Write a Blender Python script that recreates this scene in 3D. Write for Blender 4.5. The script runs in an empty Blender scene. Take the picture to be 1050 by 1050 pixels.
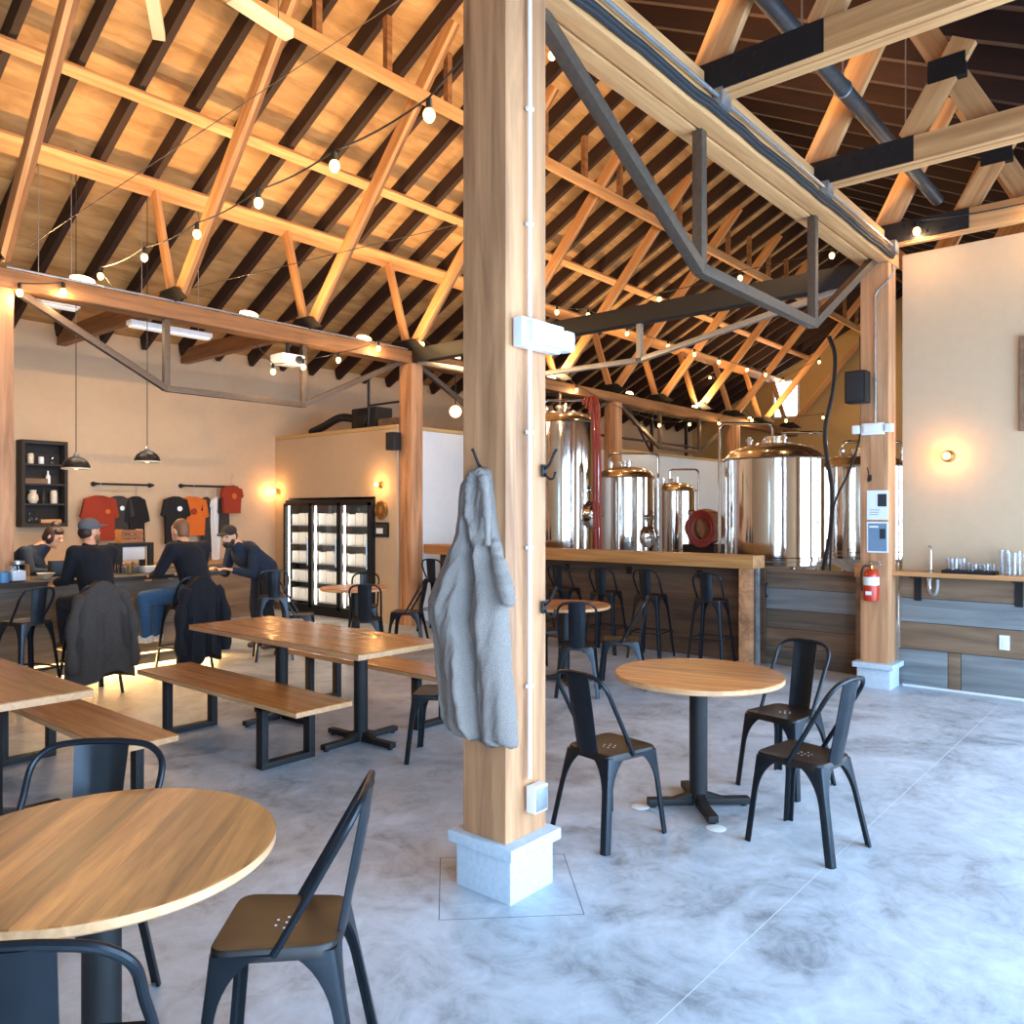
import bpy, bmesh, math, random
from mathutils import Vector, Matrix
random.seed(7)
SC = bpy.context.scene
COL = SC.collection
PI = math.pi
# ---------------------------------------------------------------- camera frame (metres, camera above the origin)
CF, CH, EYE = 832.0, 526.0, 1.65
FW = Vector((0.7607, 0.6491, 0)); RT = Vector((0.6491, -0.7607, 0))
def ray(px, py): return FW + RT*((px-525)/CF) + Vector((0, 0, (CH-py)/CF))
EY = Vector((0, 0, EYE))
def onX(px, py, X): r = ray(px, py); return EY + r*(X/r.x)
def onY(px, py, Y): r = ray(px, py); return EY + r*(Y/r.y)
def onZ(px, py, Z): r = ray(px, py); return EY + r*((Z-EYE)/r.z)

# ---------------------------------------------------------------- tagging helpers
def tag(o, label=None, cat=None, group=None, kind=None):
    if label: o['label'] = label
    if cat: o['category'] = cat
    if group: o['group'] = group
    if kind: o['kind'] = kind
    return o
def thing(name, label, cat, loc=(0, 0, 0), rz=0.0, group=None):
    o = bpy.data.objects.new(name, None); COL.objects.link(o)
    o.location = loc; o.rotation_euler = (0, 0, rz); o.empty_display_size = 0.1
    return tag(o, label, cat, group)
def obj(name, bm, mat, parent=None, M=None, sharp=35, loc=None):
    me = bpy.data.meshes.new(name)
    bmesh.ops.recalc_face_normals(bm, faces=bm.faces)
    bm.to_mesh(me); bm.free()
    for p in me.polygons: p.use_smooth = True
    me.set_sharp_from_angle(angle=math.radians(sharp))
    for m in (mat if isinstance(mat, (list, tuple)) else [mat]): me.materials.append(m)
    o = bpy.data.objects.new(name, me); COL.objects.link(o)
    if M is not None: o.matrix_basis = M
    if loc is not None: o.location = loc
    if parent is not None: o.parent = parent
    return o
def kids(o): return [c for c in COL.objects if c.parent == o]
CH_CACHE = {}
def copy_tree(o, parent=None):
    c = o.copy(); COL.objects.link(c); c.parent = parent
    if o.name not in CH_CACHE: CH_CACHE[o.name] = kids(o)
    for ch in CH_CACHE[o.name]: copy_tree(ch, c)
    return c
def place(proto, first, loc, rz, label, group=None, sc=None):
    o = proto if first else copy_tree(proto)
    o.location = loc; o.rotation_euler = (0, 0, rz)
    o['label'] = label
    if group: o['group'] = group
    if sc: o.scale = sc
    return o

# ---------------------------------------------------------------- mesh helpers
def B(): return bmesh.new()
def box(bm, lo, hi, bev=0.0, mi=0):
    lo = Vector(lo); hi = Vector(hi)
    r = bmesh.ops.create_cube(bm, size=1.0, matrix=Matrix.Translation((lo+hi)/2) @ Matrix.Diagonal((*(hi-lo), 1)))
    fs = {f for v in r['verts'] for f in v.link_faces}
    for f in fs: f.material_index = mi
    if bev > 0:
        es = list({e for v in r['verts'] for e in v.link_edges})
        bmesh.ops.bevel(bm, geom=es, offset=bev, segments=2, affect='EDGES', profile=0.7)
    return bm
def frame_of(d, up=Vector((0, 0, 1))):
    d = d.normalized()
    if abs(d.dot(up)) > 0.98: up = Vector((0, 1, 0))
    y = up.cross(d).normalized(); z = d.cross(y)
    return d, y, z
def beam_M(a, b, up=Vector((0, 0, 1))):
    a = Vector(a); b = Vector(b); x, y, z = frame_of(b-a, up)
    return Matrix(((x.x, y.x, z.x, a.x), (x.y, y.y, z.y, a.y), (x.z, y.z, z.z, a.z), (0, 0, 0, 1)))
def beam(name, a, b, w, h, mat, parent=None, up=Vector((0, 0, 1)), bev=0.006, kind=None):
    """timber from a to b: local X runs along the grain, w across, h in the 'up' plane"""
    L = (Vector(b)-Vector(a)).length
    bm = box(B(), (0, -w/2, -h/2), (L, w/2, h/2), bev)
    o = obj(name, bm, mat, parent, beam_M(a, b, up))
    if kind: o['kind'] = kind
    return o
def ring(bm, c, y, z, r, n, ry=None):
    return [bm.verts.new(c + y*(math.cos(2*PI*k/n)*r) + z*(math.sin(2*PI*k/n)*(ry or r))) for k in range(n)]
def bridge(bm, r0, r1, mi=0):
    n = len(r0)
    for k in range(n):
        f = bm.faces.new((r0[k], r0[(k+1) % n], r1[(k+1) % n], r1[k])); f.material_index = mi
def smooth_pts(pts, sub=6, closed=False):
    P = [Vector(p) for p in pts]; out = []; n = len(P)
    rng = n if closed else n-1
    for i in range(rng):
        p1, p2 = P[i], P[(i+1) % n]
        p0 = P[i-1] if (closed or i > 0) else p1*2-p2
        p3 = P[(i+2) % n] if (closed or i+2 < n) else p2*2-p1
        for s in range(sub):
            t = s/sub
            out.append(0.5*((2*p1)+(-p0+p2)*t+(2*p0-5*p1+4*p2-p3)*t*t+(-p0+3*p1-3*p2+p3)*t**3))
    if not closed: out.append(P[-1])
    return out
def tube(bm, pts, r, n=8, closed=False, mi=0):
    P = [Vector(p) for p in pts]; N = len(P); rings = []; y = None
    for i in range(N):
        if closed: d = (P[(i+1) % N]-P[i-1])
        else: d = (P[min(i+1, N-1)]-P[max(i-1, 0)])
        d.normalize()
        if y is None: _, y, z = frame_of(d)
        else:
            y = (y-d*y.dot(d)); y = y.normalized() if y.length > 1e-5 else frame_of(d)[1]
            z = d.cross(y)
        rr = r[i] if isinstance(r, (list, tuple)) else r
        rings.append(ring(bm, P[i], y, z, rr, n))
    for i in range(N-1): bridge(bm, rings[i], rings[i+1], mi)
    if closed: bridge(bm, rings[-1], rings[0], mi)
    else:
        for rg in (rings[0][::-1], rings[-1]):
            f = bm.faces.new(rg); f.material_index = mi
    return bm
def lathe(bm, prof, n=32, c=(0, 0, 0), cap0=True, cap1=True, M=None, mi=0):
    c = Vector(c); rings = []
    for r, z in prof:
        vs = []
        for k in range(n):
            p = Vector((r*math.cos(2*PI*k/n), r*math.sin(2*PI*k/n), z))
            if M is not None: p = M @ p
            vs.append(bm.verts.new(p+c))
        rings.append(vs)
    for i in range(len(rings)-1): bridge(bm, rings[i], rings[i+1], mi)
    if cap0: bm.faces.new(rings[0][::-1]).material_index = mi
    if cap1: bm.faces.new(rings[-1]).material_index = mi
    return bm
def prism(bm, poly, lo, hi, axis='z', mi=0):
    def P(a, b, t):
        return {'z': Vector((a, b, t)), 'y': Vector((a, t, b)), 'x': Vector((t, a, b))}[axis]
    v0 = [bm.verts.new(P(a, b, lo)) for a, b in poly]; v1 = [bm.verts.new(P(a, b, hi)) for a, b in poly]
    bridge(bm, v0, v1, mi)
    bm.faces.new(v0[::-1]).material_index = mi; bm.faces.new(v1).material_index = mi
    return bm
def sphere(bm, c, r, n=16, m=10, sz=(1, 1, 1), M=None):
    mt = Matrix.Translation(Vector(c)) @ (M or Matrix()) @ Matrix.Diagonal((r*sz[0], r*sz[1], r*sz[2], 1))
    bmesh.ops.create_uvsphere(bm, u_segments=n, v_segments=m, radius=1.0, matrix=mt)
    return bm
def rpoly(hx0, hx1, y0, y1, rad, seg=5):
    """rounded trapezoid, half width hx0 at y0 and hx1 at y1"""
    pts = [(-hx0, y0), (hx0, y0), (hx1, y1), (-hx1, y1)]; out = []
    for i in range(4):
        p = Vector(pts[i]); a = (Vector(pts[i-1])-p).normalized(); b = (Vector(pts[(i+1) % 4])-p).normalized()
        for s in range(seg+1):
            t = s/seg
            q0 = p+a*rad; q2 = p+b*rad
            q = q0*(1-t)**2 + p*2*t*(1-t) + q2*t*t
            out.append((q.x, q.y))
    return out

# ---------------------------------------------------------------- materials
def srgb(r, g, b):
    f = lambda c: (c/255/12.92) if c/255 <= 0.04045 else ((c/255+0.055)/1.055)**2.4
    return (f(r), f(g), f(b), 1)
def new_mat(name):
    m = bpy.data.materials.new(name); m.use_nodes = True
    nt = m.node_tree; bs = nt.nodes['Principled BSDF']
    return m, nt, bs
def N(nt, t, **kw):
    n = nt.nodes.new(t)
    for k, v in kw.items(): setattr(n, k, v)
    return n
def L(nt, a, b): nt.links.new(a, b)
def coords(nt, scale=(1, 1, 1), rnd=True):
    tc = N(nt, 'ShaderNodeTexCoord'); mp = N(nt, 'ShaderNodeMapping'); mp.inputs['Scale'].default_value = scale
    if rnd:
        oi = N(nt, 'ShaderNodeObjectInfo'); sc = N(nt, 'ShaderNodeVectorMath', operation='SCALE')
        sc.inputs[0].default_value = (13.7, 7.3, 9.1); L(nt, oi.outputs['Random'], sc.inputs['Scale'])
        ad = N(nt, 'ShaderNodeVectorMath', operation='ADD')
        L(nt, tc.outputs['Object'], ad.inputs[0]); L(nt, sc.outputs[0], ad.inputs[1]); L(nt, ad.outputs[0], mp.inputs[0])
    else: L(nt, tc.outputs['Object'], mp.inputs[0])
    return tc, mp
def ramp(nt, cols):
    r = N(nt, 'ShaderNodeValToRGB'); e = r.color_ramp.elements
    e[0].position, e[0].color = cols[0]; e[1].position, e[1].color = cols[-1]
    for p, c in cols[1:-1]:
        x = e.new(p); x.color = c
    return r
def bump(nt, bs, h, s, d=0.01):
    b = N(nt, 'ShaderNodeBump'); b.inputs['Strength'].default_value = s; b.inputs['Distance'].default_value = d
    L(nt, h, b.inputs['Height']); L(nt, b.outputs[0], bs.inputs['Normal'])
def plain(name, c, rough=0.5, metal=0.0, var=0.12, scale=6.0, bmp=0.0, spec=None):
    m, nt, bs = new_mat(name)
    tc, mp = coords(nt, (scale,)*3)
    no = N(nt, 'ShaderNodeTexNoise'); no.inputs['Detail'].default_value = 5; L(nt, mp.outputs[0], no.inputs['Vector'])
    a = tuple(x*(1-var) for x in c[:3])+(1,); b = tuple(min(1, x*(1+var)) for x in c[:3])+(1,)
    r = ramp(nt, [(0.3, a), (0.7, b)]); L(nt, no.outputs[0], r.inputs[0]); L(nt, r.outputs[0], bs.inputs['Base Color'])
    bs.inputs['Roughness'].default_value = rough; bs.inputs['Metallic'].default_value = metal
    if spec is not None: bs.inputs['Specular IOR Level'].default_value = spec
    if bmp: bump(nt, bs, no.outputs[0], bmp)
    return m
def wood(name, dark, light, grain=(1.2, 14, 14), rough=0.55, planks=None, pv=0.35, seam=0.5, bmp=0.15, knots=True, paxis=1, var=1.0):
    """grain runs along local X; planks=(width) splits along local axis paxis"""
    m, nt, bs = new_mat(name)
    tc, mp = coords(nt, grain)
    no = N(nt, 'ShaderNodeTexNoise'); no.inputs['Scale'].default_value = 1.0; no.inputs['Detail'].default_value = 7
    no.inputs['Roughness'].default_value = 0.6; no.inputs['Distortion'].default_value = 0.6
    vec = mp.outputs[0]; mid = tuple((a+b)/2 for a, b in zip(dark, light))
    r = ramp(nt, [(0.28, dark), (0.5, mid), (0.72, light)])
    col = r.outputs[0]
    if planks:
        sx = N(nt, 'ShaderNodeSeparateXYZ'); L(nt, tc.outputs['Object'], sx.inputs[0])
        dv = N(nt, 'ShaderNodeMath', operation='DIVIDE'); dv.inputs[1].default_value = planks; L(nt, sx.outputs[paxis], dv.inputs[0])
        fl = N(nt, 'ShaderNodeMath', operation='FLOOR'); L(nt, dv.outputs[0], fl.inputs[0])
        oi = N(nt, 'ShaderNodeObjectInfo'); am = N(nt, 'ShaderNodeMath', operation='MULTIPLY_ADD')
        am.inputs[1].default_value = 37.0; L(nt, oi.outputs['Random'], am.inputs[0]); L(nt, fl.outputs[0], am.inputs[2])
        wn = N(nt, 'ShaderNodeTexWhiteNoise', noise_dimensions='1D'); L(nt, am.outputs[0], wn.inputs['W'])
        sc = N(nt, 'ShaderNodeVectorMath', operation='SCALE'); sc.inputs['Scale'].default_value = 20.0; L(nt, wn.outputs['Color'], sc.inputs[0])
        ad = N(nt, 'ShaderNodeVectorMath', operation='ADD'); L(nt, vec, ad.inputs[0]); L(nt, sc.outputs[0], ad.inputs[1]); vec = ad.outputs[0]
        mr = N(nt, 'ShaderNodeMapRange'); mr.inputs['To Min'].default_value = 1-pv; mr.inputs['To Max'].default_value = 1+pv*0.6; L(nt, wn.outputs['Value'], mr.inputs[0])
        fr = N(nt, 'ShaderNodeMath', operation='FRACT'); L(nt, dv.outputs[0], fr.inputs[0])
        e0 = N(nt, 'ShaderNodeMath', operation='LESS_THAN'); e0.inputs[1].default_value = min(0.06, 0.004/planks); L(nt, fr.outputs[0], e0.inputs[0])
        sm = N(nt, 'ShaderNodeMath', operation='MULTIPLY_ADD'); sm.inputs[1].default_value = -seam; sm.inputs[2].default_value = 1.0; L(nt, e0.outputs[0], sm.inputs[0])
        mu = N(nt, 'ShaderNodeMath', operation='MULTIPLY'); L(nt, mr.outputs[0], mu.inputs[0]); L(nt, sm.outputs[0], mu.inputs[1])
        vm = N(nt, 'ShaderNodeVectorMath', operation='SCALE'); L(nt, r.outputs[0], vm.inputs[0]); L(nt, mu.outputs[0], vm.inputs['Scale'])
        col = vm.outputs[0]
    L(nt, vec, no.inputs['Vector']); L(nt, no.outputs[0], r.inputs[0])
    if knots:
        vo = N(nt, 'ShaderNodeTexNoise'); vo.inputs['Scale'].default_value = 0.35; vo.inputs['Detail'].default_value = 2
        L(nt, vec, vo.inputs['Vector'])
        kr = ramp(nt, [(0.68, (1, 1, 1, 1)), (0.8, (0.45, 0.36, 0.3, 1))]); L(nt, vo.outputs[0], kr.inputs[0])
        mx = N(nt, 'ShaderNodeMix', data_type='RGBA', blend_type='MULTIPLY'); mx.inputs[0].default_value = 0.8
        L(nt, col, mx.inputs[6]); L(nt, kr.outputs[0], mx.inputs[7]); col = mx.outputs[2]
    L(nt, col, bs.inputs['Base Color']); bs.inputs['Roughness'].default_value = rough
    if bmp: bump(nt, bs, no.outputs[0], bmp, 0.004)
    return m
def emit(name, c, s, base=None):
    m, nt, bs = new_mat(name)
    bs.inputs['Base Color'].default_value = base or c; bs.inputs['Emission Color'].default_value = c; bs.inputs['Emission Strength'].default_value = s
    return m
def glass(name, tint=(1, 1, 1, 1), k=0.12, rough=0.02):
    """thin clear glass: mostly lets light through, some reflection"""
    m = bpy.data.materials.new(name); m.use_nodes = True; nt = m.node_tree; nt.nodes.clear()
    o = N(nt, 'ShaderNodeOutputMaterial'); t = N(nt, 'ShaderNodeBsdfTransparent'); t.inputs[0].default_value = tint
    g = N(nt, 'ShaderNodeBsdfGlossy'); g.inputs['Roughness'].default_value = rough
    lw = N(nt, 'ShaderNodeLayerWeight'); lw.inputs['Blend'].default_value = k
    mx = N(nt, 'ShaderNodeMixShader'); L(nt, lw.outputs['Facing'], mx.inputs[0]); L(nt, t.outputs[0], mx.inputs[1]); L(nt, g.outputs[0], mx.inputs[2])
    L(nt, mx.outputs[0], o.inputs[0])
    return m
M = {}
M['fir'] = wood('fir_timber', srgb(175, 119, 71), srgb(229, 173, 115), (0.9, 16, 16))
M['post'] = wood('post_timber', srgb(132, 88, 57), srgb(221, 162, 114), (0.8, 10, 10), rough=0.62, bmp=0.3)
M['oldfir'] = wood('old_beam_timber', srgb(104, 66, 36), srgb(166, 116, 70), (0.8, 12, 12), rough=0.65)
M['darkrafter'] = wood('dark_stained_rafter', srgb(30, 13, 8), srgb(50, 24, 13), (1, 10, 10), rough=0.7, knots=False)
M['deck'] = wood('roof_deck_boards', srgb(146, 104, 58), srgb(206, 164, 108), (1.3, 4, 4), rough=0.7, planks=0.2, pv=0.03, seam=0.22)
M['shadedeck'] = wood('shade_toned_deck_boards', srgb(40, 16, 10), srgb(62, 28, 16), (0.8, 6, 6), rough=0.75, planks=0.19, pv=0.2, seam=0.4)  # slope without lamps: its shade is put into the board colour
M['table'] = wood('table_wood', srgb(122, 64, 28), srgb(222, 152, 88), (1.5, 18, 18), rough=0.36, planks=0.105, pv=0.48, seam=0.1, bmp=0.05)
M['bench'] = wood('bench_wood', srgb(146, 90, 38), srgb(200, 138, 66), (1.2, 22, 22), rough=0.24, planks=0.09, pv=0.05, seam=0.0, bmp=0)
M['edge'] = wood('light_edge_wood', srgb(192, 138, 92), srgb(224, 174, 128), (4, 30, 30), rough=0.5, knots=False, bmp=0.05)
M['counter'] = wood('counter_fir', srgb(150, 98, 50), srgb(206, 152, 92), (0.9, 14, 14), rough=0.45)
M['reclaim'] = wood('reclaimed_boards', srgb(84, 72, 62), srgb(146, 128, 108), (0.9, 10, 10), rough=0.75, planks=0.235, pv=0.4, seam=0.6, paxis=2)
M['darkreclaim'] = wood('dark_reclaimed_boards', srgb(64, 46, 34), srgb(112, 84, 62), (0.9, 10, 10), rough=0.75, planks=0.235, pv=0.3, seam=0.6, paxis=2)
M['greyboard'] = wood('grey_weathered_board', srgb(98, 102, 104), srgb(146, 150, 150), (0.9, 10, 10), rough=0.75)
M['brownboard'] = wood('brown_reclaimed_board', srgb(98, 76, 58), srgb(146, 118, 92), (0.9, 10, 10), rough=0.75)
M['barfront'] = wood('grey_bar_front_boards', srgb(70, 62, 56), srgb(122, 108, 96), (0.8, 9, 9), rough=0.7, planks=0.22, pv=0.25, paxis=2)
M['wall'] = plain('painted_plaster', srgb(196, 168, 136), 0.85, var=0.025, scale=2.0)
M['whitewall'] = plain('white_wall_panel', srgb(226, 226, 224), 0.7, var=0.02, scale=2)
M['concrete'] = plain('cast_concrete', srgb(190, 202, 212), 0.75, var=0.08, scale=9, bmp=0.1)
M['black'] = plain('black_powder_coat', srgb(22, 22, 24), 0.45, 0.2, var=0.1)
M['plate'] = plain('black_steel_plate', srgb(12, 11, 12), 0.6, 0.0, var=0.1)
M['gunmetal'] = plain('gunmetal_painted_steel', srgb(34, 39, 45), 0.33, 0.55, var=0.12, scale=3)
M['seatmetal'] = plain('ceiling_toned_seat_steel', srgb(30, 22, 19), 0.42, 0.2, var=0.15, scale=4)  # the ceiling's brown reflection is put into this seat colour
M['strut'] = plain('weathered_steel_strut', srgb(92, 78, 66), 0.5, 0.4, var=0.15)
M['greysteel'] = plain('galvanised_steel', srgb(172, 174, 176), 0.35, 0.8, var=0.1)
M['pipe'] = plain('dark_iron_pipe', srgb(70, 68, 68), 0.45, 0.5, var=0.15)
M['cable'] = plain('black_rubber_cable', srgb(30, 30, 32), 0.6, 0.0)
M['white'] = plain('white_plastic', srgb(236, 238, 240), 0.4, var=0.02)
M['cream'] = plain('cream_enamel', srgb(232, 214, 180), 0.4, var=0.03)
M['paper'] = plain('printed_paper', srgb(226, 232, 238), 0.7, var=0.02)
M['bluepaper'] = plain('blue_grey_print', srgb(110, 136, 160), 0.6, var=0.08, scale=20)
M['ink'] = plain('dark_ink', srgb(40, 44, 52), 0.6)
M['red'] = plain('red_enamel', srgb(190, 52, 26), 0.3, var=0.05)
M['steel'] = plain('brushed_stainless_steel', srgb(232, 229, 224), 0.085, 1.0, var=0.02, scale=2)
M['dome'] = plain('polished_stainless_dome', srgb(226, 214, 192), 0.2, 1.0, var=0.03, scale=2)
M['redhose'] = plain('red_rubber_hose', srgb(150, 40, 20), 0.45, var=0.12)
M['barrelwood'] = wood('barrel_oak', srgb(128, 74, 36), srgb(178, 116, 62), (2, 14, 14), rough=0.5)
M['leather'] = plain('grey_stool_seat', srgb(150, 146, 142), 0.5)
M['brass'] = plain('brass', srgb(190, 150, 84), 0.3, 0.9)
M['rust'] = plain('rust_orange_cotton', srgb(146, 48, 24), 0.9, var=0.12, scale=12)
M['orange'] = plain('orange_cotton', srgb(200, 98, 26), 0.9, var=0.1, scale=12)
M['char'] = plain('charcoal_cotton', srgb(54, 49, 46), 0.9, var=0.12, scale=12)
M['blackcloth'] = plain('black_cotton', srgb(24, 24, 26), 0.95, var=0.15, scale=12)
M['whitecloth'] = plain('white_cotton', srgb(222, 222, 220), 0.9, var=0.04)
M['navy'] = plain('navy_knit', srgb(14, 18, 28), 0.95, var=0.2, scale=30, bmp=0.2)
M['darkknit'] = plain('black_knit', srgb(12, 14, 22), 0.95, var=0.2, scale=30, bmp=0.2)
M['bluejacket'] = plain('dark_blue_cotton', srgb(22, 36, 54), 0.9, var=0.2, scale=14)
M['jeans'] = plain('blue_denim', srgb(52, 88, 122), 0.9, var=0.2, scale=14)
M['darkjeans'] = plain('dark_denim', srgb(30, 36, 48), 0.9, var=0.2, scale=14)
M['taupe'] = plain('taupe_coat_cloth', srgb(60, 54, 50), 0.9, var=0.15, scale=10)
M['fleece'] = plain('grey_fleece', srgb(156, 144, 136), 0.98, var=0.28, scale=60, bmp=1.0)
M['skin'] = plain('skin', srgb(214, 160, 126), 0.55, var=0.06, scale=10)
M['hairdark'] = plain('dark_brown_hair', srgb(46, 28, 20), 0.6, var=0.2, scale=40)
M['hairsandy'] = plain('sandy_brown_hair', srgb(122, 84, 54), 0.6, var=0.2, scale=40)
M['beard'] = plain('dark_beard', srgb(38, 28, 24), 0.7, var=0.2, scale=40)
M['capgrey'] = plain('grey_cap_cloth', srgb(92, 92, 94), 0.9, var=0.12, scale=30)
M['capdark'] = plain('dark_brown_cap_cloth', srgb(48, 40, 34), 0.9, var=0.12, scale=30)
M['shoe'] = plain('brown_shoe_leather', srgb(96, 70, 52), 0.5)
M['whiteshoe'] = plain('white_sneaker', srgb(224, 222, 218), 0.6)
M['glass'] = glass('clear_drinking_glass', (0.96, 0.98, 1, 1), 0.35)
M['pane'] = glass('window_glass', (0.99, 1, 1, 1), 0.06)
M['bulb'] = emit('warm_filament_glow', (1, 0.60, 0.25, 1), 3.2)
M['globe'] = emit('warm_globe_glow', (1, 0.66, 0.32, 1), 3.5)
M['uplight'] = emit('warm_uplight_lens', (1, 0.66, 0.32, 1), 5)
M['led'] = emit('warm_led_strip', (1, 0.62, 0.26, 1), 4)
M['coolerled'] = emit('white_led_strip', (1, 0.95, 0.86, 1), 9)
M['carton'] = plain('white_can_carton', srgb(236, 230, 220), 0.6, var=0.06, scale=16)
M['screen'] = emit('bright_daylight_pane', (0.95, 0.98, 1, 1), 6.0)
M['coffee'] = plain('pottery_cream', srgb(220, 206, 184), 0.4)
M['bluecup'] = plain('blue_glaze', srgb(86, 134, 176), 0.3)
M['diffuser'] = emit('white_tube_diffuser', (1, 0.95, 0.88, 1), 0.4, (0.8, 0.75, 0.66, 1))

# polished concrete floor
def floor_mat():
    m, nt, bs = new_mat('polished_concrete_floor')
    tc = N(nt, 'ShaderNodeTexCoord')
    def noise(s, d, rgh, dist=0.0):
        n = N(nt, 'ShaderNodeTexNoise'); n.inputs['Scale'].default_value = s; n.inputs['Detail'].default_value = d
        n.inputs['Roughness'].default_value = rgh; n.inputs['Distortion'].default_value = dist
        L(nt, tc.outputs['Object'], n.inputs['Vector']); return n
    a = noise(1.7, 9, 0.66, 1.4); b = noise(7.0, 6, 0.7, 1.2); c = noise(0.45, 3, 0.5)
    r = ramp(nt, [(0.34, srgb(120, 126, 132)), (0.47, srgb(168, 176, 184)), (0.62, srgb(194, 202, 210))])
    mm = N(nt, 'ShaderNodeMath', operation='MULTIPLY_ADD'); mm.inputs[1].default_value = 0.35; L(nt, b.outputs[0], mm.inputs[0])
    m2 = N(nt, 'ShaderNodeMath', operation='MULTIPLY'); m2.inputs[1].default_value = 0.65; L(nt, a.outputs[0], m2.inputs[0]); L(nt, m2.outputs[0], mm.inputs[2])
    L(nt, mm.outputs[0], r.inputs[0]); col = r.outputs[0]
    sx = N(nt, 'ShaderNodeSeparateXYZ'); L(nt, tc.outputs['Object'], sx.inputs[0])
    def line(sock, v, w):
        d = N(nt, 'ShaderNodeMath', operation='SUBTRACT'); d.inputs[1].default_value = v; L(nt, sock, d.inputs[0])
        ab = N(nt, 'ShaderNodeMath', operation='ABSOLUTE'); L(nt, d.outputs[0], ab.inputs[0])
        lt = N(nt, 'ShaderNodeMath', operation='LESS_THAN'); lt.inputs[1].default_value = w; L(nt, ab.outputs[0], lt.inputs[0]); return lt.outputs[0]
    def mx(s1, s2):
        q = N(nt, 'ShaderNodeMath', operation='MAXIMUM'); L(nt, s1, q.inputs[0]); L(nt, s2, q.inputs[1]); return q.outputs[0]
    def absd(sock, v):
        d = N(nt, 'ShaderNodeMath', operation='SUBTRACT'); d.inputs[1].default_value = v; L(nt, sock, d.inputs[0])
        ab = N(nt, 'ShaderNodeMath', operation='ABSOLUTE'); L(nt, d.outputs[0], ab.inputs[0]); return ab.outputs[0]
    su = N(nt, 'ShaderNodeMath', operation='ADD'); L(nt, absd(sx.outputs[0], 2.73), su.inputs[0]); L(nt, absd(sx.outputs[1], 2.36), su.inputs[1])
    lines = mx(line(sx.outputs[1], 1.345, 0.002), line(sx.outputs[1], 5.6, 0.002))
    lines = mx(lines, line(sx.outputs[0], 5.45, 0.002))
    mix = N(nt, 'ShaderNodeMix', data_type='RGBA'); L(nt, lines, mix.inputs[0]); L(nt, col, mix.inputs[6]); mix.inputs[7].default_value = srgb(205, 214, 222)
    mixd = N(nt, 'ShaderNodeMix', data_type='RGBA'); L(nt, line(su.outputs[0], 0.42, 0.003), mixd.inputs[0]); L(nt, mix.outputs[2], mixd.inputs[6]); mixd.inputs[7].default_value = srgb(84, 88, 94)
    L(nt, mixd.outputs[2], bs.inputs['Base Color'])
    rr = N(nt, 'ShaderNodeMapRange'); rr.inputs['From Min'].default_value = 0.3; rr.inputs['From Max'].default_value = 0.7
    rr.inputs['To Min'].default_value = 0.32; rr.inputs['To Max'].default_value = 0.5; L(nt, a.outputs[0], rr.inputs[0]); L(nt, rr.outputs[0], bs.inputs['Roughness'])
    bump(nt, bs, b.outputs[0], 0.06, 0.01)
    return m
M['floor'] = floor_mat()
# ================================================================ SHELL
WB = 12.2; WW = -1.4; XR = -4.0; XE = 23.0; RIDGE = 5.65; SL = 0.51; EAVE = 4.30
def deck_z(y): return EAVE + SL*(WB-y) if y >= RIDGE else EAVE + SL*(WB-RIDGE) - SL*(RIDGE-y)
def struct(name, bm, mat, parent=None, sharp=35):
    o = obj(name, bm, mat, parent, sharp=sharp)
    if parent is None: o['kind'] = 'structure'
    return o
struct('floor', box(B(), (XR-.2, WW-.2, -0.12), (XE+.2, WB+.2, 0)), M['floor'])
ang = math.atan(SL)
def slab(name, y0, y1, mat):
    z0, z1 = deck_z(y0), deck_z(y1)
    p0 = Vector((XR-.3, (y0+y1)/2, (z0+z1)/2)); p1 = p0.copy(); p1.x = XE+.3
    up = Vector((0, -(z1-z0), (y1-y0))).normalized()
    if up.z < 0: up = -up
    w = math.hypot(y1-y0, z1-z0)
    o = beam(name, p0+up*0.03, p1+up*0.03, w, 0.06, mat, up=up, bev=0); o['kind'] = 'structure'
    return o
ceil = slab('ceiling', RIDGE, WB+.25, M['deck'])
ceil2 = slab('ceiling', WW-.25, RIDGE, M['shadedeck'])
for o in (ceil, ceil2): pass
# rafters: parts of each roof slope
def rafters(root, y0, y1, mat):
    inv = root.matrix_basis.inverted()
    x = -3.9
    up = Vector((0, 0, 1))
    while x < 22.9:
        a = Vector((x, y0, deck_z(y0)-0.115)); b = Vector((x, y1, deck_z(y1)-0.115))
        Mx = beam_M(a, b); Lr = (b-a).length
        obj('rafter', box(B(), (0, -0.036, -0.102), (Lr, 0.036, 0.102)), mat, root, inv @ Mx)
        x += 0.6
rafters(ceil, RIDGE+.02, WB-.02, M['darkrafter'])
rafters(ceil2, RIDGE-.02, WW+.02, M['darkrafter'])
# gable walls
def gable(name, x0, x1):
    poly = [(WW-.2, 0), (WB+.2, 0), (WB+.2, deck_z(WB+.2)), (RIDGE, deck_z(RIDGE)), (WW-.2, deck_z(WW-.2))]
    return struct(name, prism(B(), poly, x0, x1, 'x'), M['wall'])
struct('wall_back', box(B(), (XR, WB, 0), (XE, WB+.2, EAVE-.02)), M['wall'])
ochre = plain('ochre_painted_boards', srgb(196, 160, 104), 0.8, var=0.05)
M['ochre'] = ochre
ge = gable('wall_end', XE, XE+.2); ge.data.materials[0] = ochre
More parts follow.
